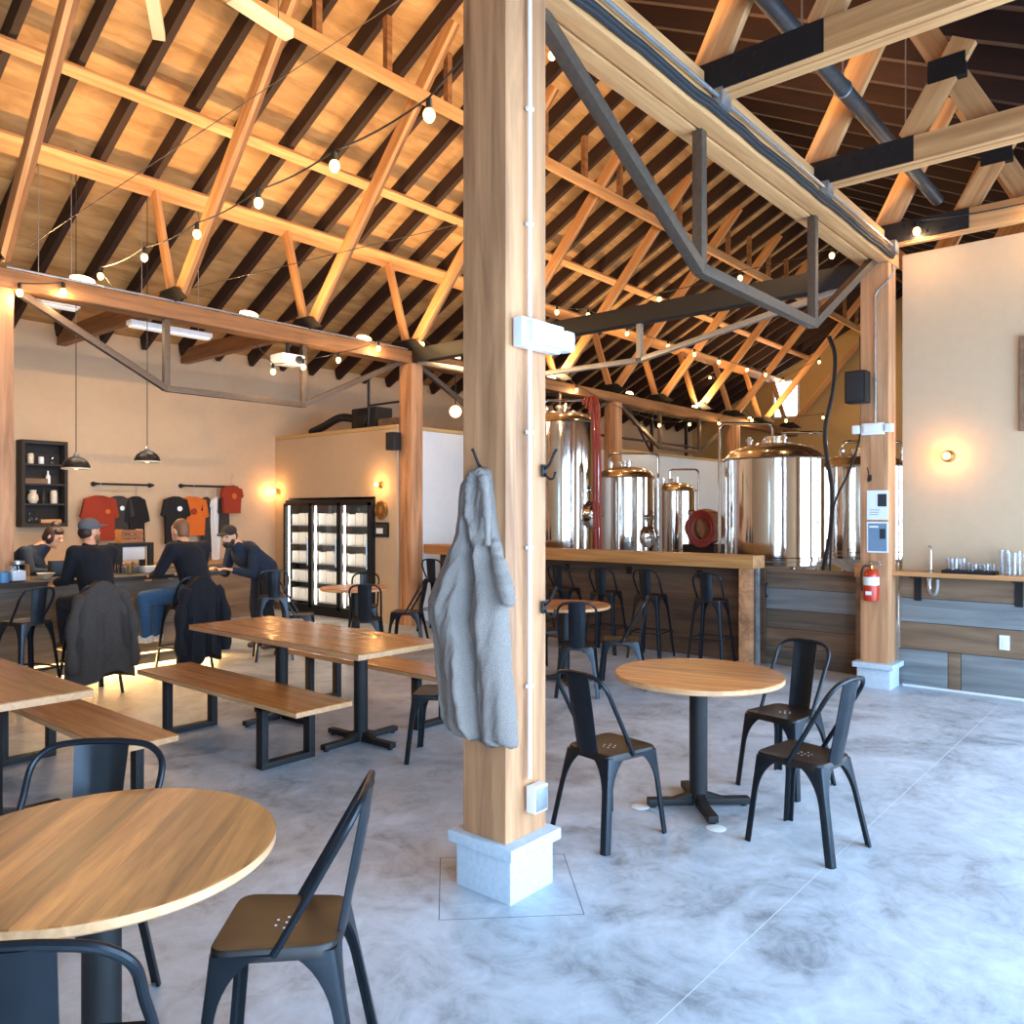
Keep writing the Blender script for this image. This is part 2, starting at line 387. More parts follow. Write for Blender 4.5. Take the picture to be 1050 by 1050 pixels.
# rear wall with one unseen window opening, added for blue fill
def pierced(name, u0, u1, h, holes, plane, t0, t1, mat):
    """wall in a vertical plane with rectangular holes (u0,u1,z0,z1)"""
    bm = B()
    def bx(a, b, z0, z1):
        if b-a < .001 or z1-z0 < .001: return
        if plane == 'y': box(bm, (a, t0, z0), (b, t1, z1))
        else: box(bm, (t0, a, z0), (t1, b, z1))
    cur = u0
    for a, b, z0, z1 in sorted(holes):
        bx(cur, a, 0, h); bx(a, b, 0, z0); bx(a, b, z1, h); cur = b
    bx(cur, u1, 0, h)
    return struct(name, bm, mat)
WIN = [(-3.3, -0.9, .12, 3.2), (-0.5, 2.1, .12, 3.2), (2.6, 5.2, .12, 3.2), (5.6, 8.1, .12, 3.2), (9.4, 12.0, .6, 3.2), (12.8, 15.4, .6, 3.2), (16.2, 18.8, .6, 3.2)]  # those past the right wall are unseen windows, added to light the tanks
WWH = deck_z(WW)-.02
pierced('wall_front', XR, XE, WWH, WIN, 'y', WW-.2, WW, M['wall'])
REARW = [(0.6, 1.8, .9, 2.6)]
pierced('wall_rear', WW-.2, WB+.2, 4.0, REARW, 'x', XR-.2, XR, M['wall'])
poly = [(WW-.2, 4.0), (WB+.2, 4.0), (WB+.2, deck_z(WB+.2)), (RIDGE, deck_z(RIDGE)), (WW-.2, deck_z(WW-.2)-.005)]
struct('wall_rear', prism(B(), poly, XR-.2, XR, 'x'), M['wall'])
wi = 1
def window(n, u0, u1, z0, z1, plane, t, nv, nh):
    def bx(bm, a, b, c, d, e, f):
        if plane == 'y': box(bm, (a, t+e, c), (b, t+f, d))
        else: box(bm, (t+e, a, c), (t+f, b, d))
    bm = B(); w = .06
    bx(bm, u0, u0+w, z0, z1, -.14, -.04); bx(bm, u1-w, u1, z0, z1, -.14, -.04)
    bx(bm, u0, u1, z0, z0+w, -.14, -.04); bx(bm, u0, u1, z1-w, z1, -.14, -.04)
    fr = struct('window_%d' % n, bm, M['plate'])
    m2 = B()
    for k in range(1, nv): u = u0+(u1-u0)*k/nv; bx(m2, u-.025, u+.025, z0+w, z1-w, -.12, -.06)
    for k in range(1, nh): z = z0+(z1-z0)*k/nh; bx(m2, u0+w, u1-w, z-.025, z+.025, -.118, -.062)
    obj('mullion', m2, M['plate'], fr)
    g = B(); bx(g, u0+w, u1-w, z0+w, z1-w, -.092, -.088)
    obj('pane', g, M['pane'], fr)
for a, b, c, d in WIN: window(wi, a, b, c, d, 'y', WW, 3, 3); wi += 1
for a, b, c, d in REARW: window(wi, a, b, c, d, 'x', XR, 3, 2); wi += 1
# small bright window high in the end gable
p0 = onX(795, 393, XE-.01); p1 = onX(818, 426, XE-.01)
bm = B(); ya, yb = p1.y, p0.y; za, zb = p1.z, p0.z
for lo, hi in (((ya-.06, za-.06), (yb+.06, za)), ((ya-.06, zb), (yb+.06, zb+.06)), ((ya-.06, za), (ya, zb)), ((yb, za), (yb+.06, zb))):
    box(bm, (XE-.05, lo[0], lo[1]), (XE-.001, hi[0], hi[1]))
wf = struct('window_%d' % wi, bm, M['whitewall'])
obj('pane', box(B(), (XE-.03, ya, za), (XE-.002, yb, zb)), M['screen'], wf)
# right partition wall with wainscot boards, and the storage room box at the back
struct('wall_right', box(B(), (8.42, WW, 0), (8.6, 2.22, 4.14)), M['wall'])
CY0, CY1 = onX(379, 560, 7.9).y, onX(291, 560, 7.9).y
pierced('wall_partition', 9.06, WB, 2.9, [(CY0-.012, CY1+.012, 0, 1.9)], 'x', 8.0, 8.12, M['wall'])
struct('wall_storage', box(B(), (8.121, 9.06, 0), (21.5, 9.14, 2.9)), M['whitewall'])
struct('ceiling_storage', box(B(), (8.0, 9.06, 2.905), (21.5, WB, 2.96)), M['ochre'])
struct('trim_1', box(B(), (7.98, CY1+.02, 0), (7.999, WB, 0.12)), M['brownboard'])
struct('light_line_right', box(B(), (8.33, WW, 0), (8.344, 2.2, 0.018)), M['whitewall'])  # white strip painted in for the line of light along the wall foot
struct('baseboard_back', box(B(), (-4, WB-.03, 0), (7.96, WB, 0.12)), M['whitewall'])
# wainscot on the right wall
wr = struct('trim_2', box(B(), (8.385, WW, .0), (8.42, 2.22, 1.06)), M['reclaim'])
wr.data.materials[0] = M['reclaim']
def board(name, y0, y1, z0, z1, mat, x=8.365):
    L0 = (Vector((x, y1, (z0+z1)/2)), Vector((x, y0, (z0+z1)/2)))
    return beam(name, L0[0], L0[1], 0.04, z1-z0, mat, bev=.003)
yA = onX(922, 690, 8.36).y; yB = onX(972, 690, 8.36).y; yC = onX(986, 690, 8.36).y
for k, (a, b, z0, z1, mt) in enumerate([(2.22, -1.4, .845, 1.055, 'brownboard'), (2.22, -1.4, .615, .84, 'greyboard'), (2.22, -1.4, .36, .61, 'brownboard'),
        (yA, yB, .01, .355, 'greyboard'), (yB-.005, yC+.005, .01, .355, 'brownboard'), (yC, -1.4, .01, .355, 'greyboard')]):
    o = board('board', b, a, z0, z1, M[mt]); o.parent = wr
# ================================================================ BEAMS, POSTS, TRUSSES
YA, YB = 2.365, 8.95
TX = [2.75+1.8*k for k in range(-3, 12)]
def trussed(name, label, timbers, y, bays, ztop, zbot, mat):
    t = thing(name, label, 'beam', (0, y, 0))
    for dy, w, za, zb, x0, x1 in timbers:
        beam('timber', (x0, dy, (za+zb)/2), (x1, dy, (za+zb)/2), w, zb-za, mat, t)
    for x0, x1, xa, xb in bays:
        s = M['strut']
        for x in (xa, xb):
            obj('strut', box(B(), (x-.033, -.033, zbot), (x+.033, .033, ztop), .004), s, t)
        for p, q in (((x0, 0, ztop+.04), (xa, 0, zbot+.03)), ((xa, 0, zbot+.03), (xb, 0, zbot+.03)), ((xb, 0, zbot+.03), (x1, 0, ztop+.04))):
            beam('tension_bar', p, q, .07, .07, s, t, bev=.004)
    return t
A0, A1 = 4.0, 4.15
trussed('trussed_beam', 'light double timber beam with steel underframe running from the near post to the right-hand post', [(-.071, .115, A0, A1, -3.98, 8.36), (.071, .125, A0, A1, -3.98, 8.36)], YA, [(2.86, 8.02, 4.55, 6.45)], A0, 3.12, M['fir'])
trussed('trussed_beam', 'brown timber beam with steel underframe spanning the bar side at the far left', [(0, .24, 3.84, 4.02, -3.98, 22.9)], YB, [(2.87, 8.02, 4.45, 6.29), (8.28, 13.42, 10.0, 11.8), (13.68, 18.8, 15.4, 17.2)], 3.84, 3.03, M['oldfir'])
def post(label, x0, x1, y0, y1, h, ph, pw=.03, cap=.05):
    cx, cy = (x0+x1)/2, (y0+y1)/2
    t = thing('timber_post', label, 'post', (cx, cy, 0))
    hw, hd = (x1-x0)/2, (y1-y0)/2
    o = beam('shaft', (0, 0, ph), (0, 0, h), y1-y0, x1-x0, M['post'], t, bev=.008)
    if ph > .05:
        bm = box(B(), (-hw-pw*.5, -hd-pw*.5, 0), (hw+pw*.5, hd+pw*.5, ph-cap), .004)
        obj('plinth', bm, M['concrete'], t)
        obj('plinth_cap', box(B(), (-hw-pw*1.2, -hd-pw*1.2, ph-cap), (hw+pw*1.2, hd+pw*1.2, ph), .008), M['concrete'], t)
    return t
nearpost = post('large square timber post in the foreground with a grey jacket hung on it', 2.605, 2.855, 2.235, 2.51, A0-.002, .245, .04)
rpost = post('square timber post at the end of the right wall, carrying the fire extinguisher', 8.03, 8.28, 2.245, 2.49, A0-.002, .24, .05)
post('timber post beside the lit drinks cooler, with a black speaker on it', 8.02, 8.28, 8.8, 9.03, 3.838, 0)
post('timber post at the extreme left edge, rising behind the bar', 2.61, 2.87, 8.83, 9.08, 3.838, 0)
for x in (13.55, 18.95):
    post('dark timber post rising behind the %s' % ('tall tanks in the brewing area' if x < 15 else 'wide steel tank far back'), x-.13, x+.13, 8.8, 9.05, 3.838, 0)
# purlins and ridge-side collars along the building
for y, z, w, h, lab, tilt in ((9.4, None, .26, .045, 'wide pale board under the rafters just above the bar-side beam', 1), (8.41, None, .13, .05, 'narrow pale board under the rafters, second up from the bar', 1), (6.6, 6.27, .06, .14, 'pale collar timber high under the ridge', 0)):
    z = z or deck_z(y)-.115-.116-.025
    a, b = Vector((-3.9, y, z)), Vector((22.9, y, z))
    up = Vector((0, SL, 1)).normalized() if tilt else Vector((0, 0, 1))
    o = beam('purlin', a, b, w, h, M['fir'], up=up)
    tag(o, lab, 'purlin')
def collar_posts():
    k = 0
    o = [p for p in COL.objects if p.name.startswith('purlin')][-1]
    inv = o.matrix_basis.inverted()
    x = -3.3
    while x < 22.5:
        zt = deck_z(6.6)-.235
        obj('hanger_post', box(B(), (x-.035, 6.565, 6.345), (x+.035, 6.635, zt)), M['oldfir'], o, inv); x += 0.9
collar_posts()
def truss(X, lab):
    t = thing('roof_truss', lab, 'roof truss', (X, 0, 0), 0, 'roof trusses along the hall')
    f = M['fir']; R = lambda y: deck_z(y)-.235
    up = Vector((1, 0, 0))
    # bar side
    beam('brace', (0, 8.86, 4.12), (0, 6.28, R(6.28)-.02), .05, .16, f, t)
    beam('brace', (.056, 8.86, 4.12), (.056, 6.28, R(6.28)-.02), .05, .12, M['oldfir'], t)
    beam('short_brace', (0, 9.0, 4.12), (0, 9.42, R(9.42)-.06), .05, .13, f, t)
    obj('gusset_plate', prism(B(), [(8.55, 4.03), (9.3, 4.03), (9.12, 4.2), (8.8, 4.2)], -.075, -.05, 'x'), M['plate'], t)
    if X < 8.1: beam('aisle_tie', (0, 9.08, 4.1), (0, 12.18, 4.1), .12, .22, M['oldfir'], t)
    # window side
    beam('brace', (0, 2.45, 4.34), (0, 5.02, R(5.02)-.02), .05, .16, f, t)
    beam('web', (0, 2.3, 4.36), (0, 1.76, R(1.76)-.02), .06, .2, f, t)
    beam('web', (.0, 1.62, 4.36), (.0, 1.27, 4.95), .06, .17, f, t)
    beam('web', (.07, 1.15, 4.36), (.07, 1.66, R(1.66)-.02), .06, .17, f, t)
    obj('web_plate', box(B(), (-.036, 1.26, 4.70), (.034, 1.5, 4.86)), M['plate'], t)
    if X < 8.5:
        for dx in (-.052, 0, .052): beam('tie_beam', (dx, WW+.02, 4.255), (dx, 2.44, 4.255), .048, .2-abs(dx)*.3, f, t)
        bm = box(B(), (-.082, 1.58, 4.165), (-.078, 2.44, 4.352), 0)
        for q in range(6):
            for r2 in (0, 1): lathe(bm, [(.012, -.006), (.012, .006)], 8, (-.086, 1.68+q*.125+r2*.05, 4.21+r2*.09), M=Matrix.Rotation(PI/2, 4, 'Y'))
        obj('steel_plate', bm, M['plate'], t)
    if 8 < X < 8.3:
        beam('cross_tie', (0, 2.5, 3.95), (0, 8.8, 3.95), .16, .2, M['plate'], t)
        for y in (5.0, 6.9): obj('strut', box(B(), (-.03, y-.03, 3.4), (.03, y+.03, 3.86)), M['greysteel'], t)
        for p, q in (((0, 2.6, 3.86), (0, 5, 3.43)), ((0, 5, 3.43), (0, 6.9, 3.43)), ((0, 6.9, 3.43), (0, 8.75, 3.86))): beam('tension_bar', p, q, .06, .06, M['greysteel'], t)
    return t
ords = ['behind the camera'] * 3
tl = {2.75: 'pale roof truss at the far left edge of the picture', 4.55: 'pale roof truss whose brace lands left of the two bar pendants', 6.35: 'pale roof truss landing on the bar-side beam above the projector',
      8.15: 'roof truss over the cooler post, with a black cross tie across the hall'}
nn = 0
ORD = ['first', 'second', 'third', 'fourth', 'fifth', 'sixth', 'seventh', 'eighth', 'ninth']
for X in TX:
    k = round(X, 2)
    if k < 2.7: continue
    if k in tl: lab = tl[k]
    else: nn += 1; lab = 'pale roof truss over the brewing area, %s beyond the black cross tie' % ORD[nn-1]
    truss(X, lab)
# ridge timber
tag(beam('ridge_board', (-3.9, RIDGE, deck_z(RIDGE)-.2), (22.9, RIDGE, deck_z(RIDGE)-.2), .05, .26, M['oldfir']), 'dark ridge timber at the peak of the roof', 'ridge board')
# upper sill timber along the top of beam A
for i in range(3):
    x0 = (2.9, 4.65, 6.45)[i]; x1 = (4.45, 6.25, 8.05)[i]
    tag(beam('blocking_timber', (x0, 2.33, 4.225), (x1, 2.33, 4.225), .1, .15, M['fir']),
        'short timber lying on the light beam ' + ('above the near post', 'between the first and second black-plated ties', 'between the second and third black-plated ties')[i], 'blocking')
# sprinkler pipe above the ties, with hangers
t = thing('sprinkler_pipe', 'dark iron sprinkler pipe passing over the tie beams at upper right', 'pipe', (0, 1.9, 4.58))
obj('pipe', tube(B(), [(2.0, 0, 0), (8.35, 0, 0)], .055, 14), M['pipe'], t)
for x in (5.0, 5.75, 7.3):
    bm = tube(B(), [(x, .058*math.cos(a*PI/6), .058*math.sin(a*PI/6)) for a in range(12)], .008, 6, True)
    tube(bm, [(x, 0, .058), (x, 0, deck_z(1.9)-4.58-.02)], .006, 6)
    obj('hanger', bm, M['greysteel'], t)
t = thing('conduit_run', 'steel conduit with junction boxes along the top of the light beam', 'conduit', (0, 2.2, 4.13))
obj('conduit', tube(B(), [(2.2, 0, 0), (8.1, 0, 0)], .012, 8), M['greysteel'], t)
for x in (4.52, 6.3, 8.06): obj('junction_box', box(B(), (x-.06, -.03, -.06), (x+.06, .03, .05), .006), M['greysteel'], t)
pts = []
for k in range(40): pts.append((2.3+k*.148, 2.214+.003*math.sin(k*1.7), 4.055+.005*math.sin(k*.9)+.003*math.sin(k*2.3)))
bm = B()
for s in range(3): tube(bm, [(p[0], p[1]-.012*(s == 1), p[2]+.02*(s-1)) for p in pts], .015, 8)
tag(obj('cable_bundle', bm, M['cable']), 'thick black cable bundle strapped along the light double beam', 'cable')

t = thing('conduit_run', 'thin steel conduit along the top of the brown bar-side beam', 'conduit', (2.8, 8.822, 4.034))
obj('conduit', tube(B(), [(0, 0, 0), (5.2, 0, 0)], .012, 8), M['greysteel'], t)
for x in (.9, 2.7, 4.5): obj('clip', box(B(), (x-.012, -.014, -.0135), (x+.012, .016, .014), .002), M['greysteel'], t)
# ================================================================ METAL CHAIRS AND STOOLS
def leg_bm(top, foot, sx, sy, wx, wy, h0, reach=.42, thin=.037):
    """pressed sheet leg: an L section whose flanges spread into the arch under the seat"""
    bm = B(); rings = []
    top = Vector(top); foot = Vector(foot); n = 16
    for i in range(n+1):
        s = (i/n)**1.25
        c = top.lerp(foot, s); k = max(0.0, 1-s/reach); e = 1-math.sqrt(max(0, 1-k*k))
        fx = thin+(wx-thin)*e; fy = thin+(wy-thin)*e; th = .010
        r = min(.018, thin*.6)
        out = [(-sx*fx, 0), (-sx*r, 0), (-sx*r*.3, -sy*r*.3), (0, -sy*r), (0, -sy*fy)]
        inn = [(-sx*th, -sy*fy), (-sx*th, -sy*max(r, th)), (-sx*max(r, th), -sy*th), (-sx*fx, -sy*th)]
        rings.append([bm.verts.new((c.x+a, c.y+b, c.z)) for a, b in out+inn])
    for i in range(n): bridge(bm, rings[i], rings[i+1])
    bm.faces.new(rings[0][::-1]); bm.faces.new(rings[-1])
    return bm
def seat_bm(hw0, hw1, y0, y1, z, rad=.06, skirt=.035):
    bm = B()
    P = rpoly(hw0, hw1, y0, y1, rad); cx = 0; cy = (y0+y1)/2
    def loop(sc, dz): return [bm.verts.new((p[0]*sc, cy+(p[1]-cy)*sc, z+dz)) for p in P]
    ls = [loop(1.012, -skirt), loop(1.0, -.006), loop(.975, 0), loop(.86, -.004), loop(.5, -.009)]
    for a, b in zip(ls, ls[1:]): bridge(bm, a, b)
    bm.faces.new(ls[-1])
    lo = loop(.965, -skirt); l2 = loop(.965, -.014)
    bridge(bm, lo[:], ls[0]); bridge(bm, l2, lo); bm.faces.new(l2[::-1])
    return bm
def hoop_pts(pts): return smooth_pts(pts, 7)
def slat_bm(y0, z0, y1, z1, w0, w1, th=.005, curve=.016):
    bm = B(); rows = []
    for i in range(9):
        t = i/8; y = y0+(y1-y0)*t; z = z0+(z1-z0)*t; w = w0+(w1-w0)*t
        fr = []; bk = []
        for j in range(9):
            u = -1+j/4
            d = -curve*(1-u*u)
            # pressed rectangle in the middle of the panel
            if .25 < t < .8 and .2 < abs(u) < .62: d -= .004
            fr.append(bm.verts.new((u*w, y+d, z))); bk.append(bm.verts.new((u*w, y+d-th, z)))
        rows.append(fr+bk[::-1])
    for a, b in zip(rows, rows[1:]): bridge(bm, a, b)
    bm.faces.new(rows[0][::-1]); bm.faces.new(rows[-1])
    return bm
def make_chair(wide=1.0):
    t = thing('metal_chair', 'x', 'chair', group=None)
    g = M['gunmetal']
    st = obj('seat', seat_bm(.15, .175, -.17, .18, .45), M['seatmetal'], t)
    bm = B()
    for k in range(7):
        a = k*PI/3; r = 0 if k == 6 else .032
        lathe(bm, [(.0042, 0), (.0042, .0012)], 8, (r*math.cos(a), r*math.sin(a), .4412))
    obj('drain_holes', bm, M['paper'], st)
    for sx in (-1, 1):
        obj('leg', leg_bm((sx*.172, .176, .435), (sx*.21, .22, 0), sx, 1, .165, .17, 0), g, t)
        obj('leg', leg_bm((sx*.15, -.168, .435), (sx*.205, -.25, 0), sx, -1, .145, .17, 0), g, t)
    W = wide
    pts = [(-.165, .0, .432), (-.17*W, -.075, .56), (-.172*W, -.150, .69), (-.17*W, -.205, .785), (-.13*W, -.232, .835), (-.06*W, -.24, .85), (0, -.241, .852),
           (.06*W, -.24, .85), (.13*W, -.232, .835), (.17*W, -.205, .785), (.172*W, -.150, .69), (.17*W, -.075, .56), (.165, .0, .432)]
    obj('back_hoop', tube(B(), hoop_pts(pts), .0115, 10), g, t)
    obj('back_slat', slat_bm(-.155, .43, -.236, .848, .07, .078*W**.7), g, t)
    return t
CHAIR = make_chair()
WCHAIR = make_chair(1.28)
def fpos(px, py): return onZ(px, py, 0)
def vcam(lat, z): return FW*z + RT*lat           # camera-plane offset to world
chairs = [
    # x, y (camera lateral, depth), facing (lateral, depth), proto, label, group
    (.505, 4.21, .76, .65, CHAIR, 'metal chair left of the small round table, next to the foreground post'),
    (1.47, 4.07, -.66, .75, CHAIR, 'metal chair nearest the camera on the right of the small round table'),
    (1.655, 4.92, -.76, -.65, CHAIR, 'metal chair behind the right side of the small round table'),
    (-.665, 2.395, -1, -.05, CHAIR, 'dark metal chair in the foreground right of the big round table'),
    (-1.42, 2.60, .06, -1, WCHAIR, 'wide-backed metal chair on the far side of the big foreground round table'),
    (-.965, 1.73, -.12, 1, WCHAIR, 'wide-backed metal chair cut off at the bottom left corner'),
]
used = set()
def put_chair(lat, z, fl, fz, proto, label, group=None):
    p = vcam(lat, z); d = vcam(fl, fz)
    first = proto.name not in used; used.add(proto.name)
    return place(proto, first, (p.x, p.y, 0), math.atan2(d.y, d.x)-PI/2, label, group)
for c in chairs: put_chair(*c)
back = [
    (.60, 7.45, .1, 1, 'metal chair seen from behind in front of the distant round table right of the post'),
    (1.05, 7.75, -1, .2, 'dark metal chair on the right side of the distant round table near the bar stools'),
    (.30, 8.45, .5, -1, 'metal chair on the far side of the distant round table, half hidden by the post'),
    (-.47, 5.5, -1, .12, 'metal chair partly hidden behind the hanging grey jacket'),
    (-1.66, 9.25, -.1, 1, 'metal chair seen from behind in front of the lit drinks cooler'),
    (-2.55, 9.65, 1, .15, 'metal chair left of the round table by the drinks cooler'),
    (-1.92, 10.55, .1, -1, 'metal chair between the drinks cooler and its round table'),
    (-1.28, 9.95, -1, .1, 'metal chair right of the round table by the drinks cooler'),
]
for a, b, c, d, l in back: put_chair(a, b, c, d, CHAIR, l)
def make_stool(back=True):
    t = thing('bar_stool', 'x', 'stool'); g = M['gunmetal']; z = .72
    obj('seat', seat_bm(.148, .148, -.148, .148, z, .05), M['seatmetal'], t)
    for sx in (-1, 1):
        for sy in (-1, 1):
            obj('leg', leg_bm((sx*.146, sy*.146, z-.015), (sx*.215, sy*.215, 0), sx, sy, .14, .14, 0, .3, .034), g, t)
    q = .186
    bm = B()
    for a, b in (((-q, -q), (q, -q)), ((q, -q), (q, q)), ((q, q), (-q, q)), ((-q, q), (-q, -q))):
        tube(bm, [(a[0], a[1], .3), (b[0], b[1], .3)], .008, 6)
    obj('foot_ring', bm, g, t)
    if back:
        pts = [(-.146, .0, z-.015), (-.155, -.08, z+.10), (-.155, -.135, z+.2), (-.125, -.165, z+.265), (-.06, -.175, z+.285), (0, -.176, z+.287),
               (.06, -.175, z+.285), (.125, -.165, z+.265), (.155, -.135, z+.2), (.155, -.08, z+.10), (.146, .0, z-.015)]
        obj('back_hoop', tube(B(), hoop_pts(pts), .011, 8), g, t)
        obj('back_slat', slat_bm(-.14, z-.02, -.172, z+.282, .062, .07), g, t)
    return t
STOOL = make_stool()
stools = []
for k, (x, y, r) in enumerate([(8.1, 4.07, .12), (8.1, 4.82, .1), (8.08, 5.42, .16), (8.1, 6.05, .05), (8.05, 7.6, .15), (8.0, 8.22, .3)]):
    lab = ['rightmost bar stool at the long timber counter', 'second bar stool from the right end of the long counter', 'third bar stool from the right end of the long counter',
           'bar stool at the long counter just right of the foreground post', 'bar stool at the long counter left of the hanging jacket', 'bar stool at the left end of the counter by the speaker post'][k]
    stools.append((x, y, -PI/2+r, lab))
for x, y, r, lab in ((2.62, 7.78, .3, 'empty bar stool at the far left end of the bar'), (3.14, 7.75, .05, 'bar stool under the person in the grey cap, a taupe coat over its back'), (4.12, 7.9, .1, 'bar stool under the person in blue jeans, a dark coat over its back'), (5.25, 8.05, -.5, 'empty bar stool near the leaning person, right of the coats')):
    stools.append((x, y, r, lab))
for k, (x, y, r, lab) in enumerate(stools): place(STOOL, k == 0, (x, y, 0), r, lab)

# ================================================================ TABLES
def cross_base(t, x, y, h, mat, a0=0.0, R=.28):
    for k in range(4):
        a = a0+k*PI/2; c, s = math.cos(a), math.sin(a)
        bm = box(B(), (.03, -.028, .012), (R, .028, .05), .008)
        prism(bm, [(.03, .05), (.14, .05), (.03, .085)], -.024, .024, 'y')
        lathe(bm, [(.018, 0), (.018, .014)], 10, (R-.03, 0, 0))
        obj('base_foot', bm, mat, t, Matrix.Translation((x, y, 0)) @ Matrix.Rotation(a, 4, 'Z'))
    obj('column', lathe(B(), [(.05, .03), (.05, h-.03), (.12, h-.025), (.12, h)], 24, (x, y, 0)), mat, t)
def round_table(label, lat, z, r, rz, group=None, h=.75):
    p = vcam(lat, z)
    t = thing('round_table', label, 'table', (p.x, p.y, 0), 0, group)
    th = .032
    bm = lathe(B(), [(r-.006, h-th), (r, h-th+.006), (r, h-.004)], 96, cap1=False)
    Mx = Matrix.Rotation(rz, 4, 'Z')
    obj('table_edge', bm, M['edge'], t, Mx)
    obj('tabletop', lathe(B(), [(r, h-.004), (r-.004, h)], 96, cap0=False), M['table'], t, Mx)
    cross_base(t, 0, 0, h-th-.002, M['plate'], .05+math.atan2(FW.y, FW.x), .29)
    return t
ga = math.atan2(FW.y, FW.x)
round_table('big round plank-topped table in the left foreground', -1.115, 2.205, .455, ga+.06)
tt = round_table('small round wood table on a black pedestal right of the post', 1.05, 4.57, .465, ga+1.12)
bm = B()
for a in (0, 1): lathe(bm, [(.05, .001), (.052, .004), (.045, .009)], 20, (0, 0, 0))
bm.free()
p = vcam(1.05, 4.57)
for k, lab in ((2, 'white felt pad under the near foot of the small round table'), (1, 'white felt pad under the left foot of the small round table')):
    a = .05+ga+k*PI/2
    tag(obj('floor_pad', lathe(B(), [(.05, -.0005), (.052, .002), (.046, .004)], 20), M['whitewall'], loc=(p.x+.33*math.cos(a), p.y+.33*math.sin(a), .001)), lab, 'pad')
round_table('distant round wood table right of the post, in front of the bar stools', .52, 8.0, .45, 0)
round_table('round wood table in front of the lit drinks cooler', -1.9, 9.85, .42, 0)
def long_table(label, x0, x1, y0, y1, h=.75):
    t = thing('communal_table', label, 'table', ((x0+x1)/2, (y0+y1)/2, 0))
    w, d = (x1-x0)/2, (y1-y0)/2
    # grain along Y -> build along local X then turn
    R = Matrix.Rotation(PI/2, 4, 'Z')
    obj('tabletop', box(B(), (-d, -w, h-.006), (d, w, h), 0), M['bench'], t, R)
    obj('table_edge', box(B(), (-d+.001, -w+.001, h-.04), (d-.001, w-.001, h-.0055), .003), M['edge'], t, R)
    for yy in (-d+.55, d-.6): cross_base(t, .09, yy, h-.041, M['plate'], .03, .34)
    return t
long_table('long wooden communal table on two black cross pedestals in the middle left', 3.28, 4.03, 4.08, 6.22)
long_table('long wooden communal table cut off at the left edge', 1.0, 1.77, 4.32, 6.4)
def bench(label, x0, x1, y0, y1, h=.435, leg=.42):
    t = thing('bench', label, 'bench', ((x0+x1)/2, (y0+y1)/2, 0))
    w, d = (x1-x0)/2, (y1-y0)/2; R = Matrix.Rotation(PI/2, 4, 'Z')
    obj('bench_top', box(B(), (-d, -w, h-.006), (d, w, h), 0), M['bench'], t, R)
    obj('bench_edge', box(B(), (-d+.001, -w+.001, h-.036), (d-.001, w-.001, h-.0055), .003), M['edge'], t, R)
    for s in (-1, 1):
        yy = s*(d-leg); bm = B(); q = w-.035; a = .024
        box(bm, (-q-a, yy-.035, 0), (q+a, yy+.035, .04), .003)
        for sx in (-1, 1): box(bm, (sx*q-a, yy-.035, .035), (sx*q+a, yy+.035, h-.038), .003)
        box(bm, (-q-a, yy-.035, h-.055), (q+a, yy+.035, h-.037), 0)
        obj('leg_frame', bm, M['plate'], t)
    return t
bench('wooden bench on black frame legs in front of the middle communal table', 2.9, 3.33, 4.2, 6.3)
bench('wooden bench behind the middle communal table', 4.2, 4.56, 4.15, 6.35)
bench('wooden bench beside the communal table cut off at the left edge', 1.84, 2.2, 4.28, 6.4)
# ================================================================ LONG COUNTER AND HALF WALL
t = thing('bar_counter', 'thick timber drinking counter running across in front of the brewing tanks', 'counter', (8.25, 3.6, 0))
R = Matrix.Rotation(PI/2, 4, 'Z')
obj('countertop', box(B(), (.06, -.3, 1.05), (5.15, 0, 1.19), .006), M['counter'], t, R)
obj('end_post', box(B(), (.015, .1, 0), (.12, .23, 1.049), .006), M['post'], t)
obj('end_post', box(B(), (.14, .065, 0), (.19, .1, 1.049), .004), M['greyboard'], t)
obj('knee_wall', box(B(), (.06, -.345, 0), (5.1, -.29, 1.049), 0), M['darkreclaim'], t, R)
for k in range(5): obj('bag_hook', box(B(), (.265, .8+k*.95, .9), (.289, .86+k*.95, .99), .004), M['plate'], t)
t = thing('half_wall', 'low reclaimed-board wall below the big steel tank, next to the right post', 'half wall', (8.6, 2.7, 0))
for k, (z0, z1, m) in enumerate([(0, .2, 'reclaim'), (.205, .4, 'brownboard'), (.405, .6, 'reclaim'), (.605, .83, 'greyboard'), (.835, 1.0, 'reclaim')]):
    obj('board', box(B(), (0, -.06, z0), (1.06, .0, z1), .002), M[m], t, R)
obj('cap_board', box(B(), (-.01, -.12, 1.002), (1.06, .0, 1.04), .004), M['brownboard'], t, R)
obj('corner_board', box(B(), (-.06, -.16, 0), (.1, -.005, 1.0), .004), M['brownboard'], t)
obj('corner_block', box(B(), (-.08, -.19, 1.002), (.14, .0, 1.14), .006), M['fir'], t)
# pull handle on the half wall
q = onX(786, 605, 8.59)
tag(obj('door_pull', tube(B(), smooth_pts([(8.598, q.y, q.z-.07), (8.56, q.y, q.z-.06), (8.56, q.y, q.z+.05), (8.598, q.y, q.z+.07)], 5), .012, 8), M['plate']), 'black pull handle on the low reclaimed-board wall', 'handle')
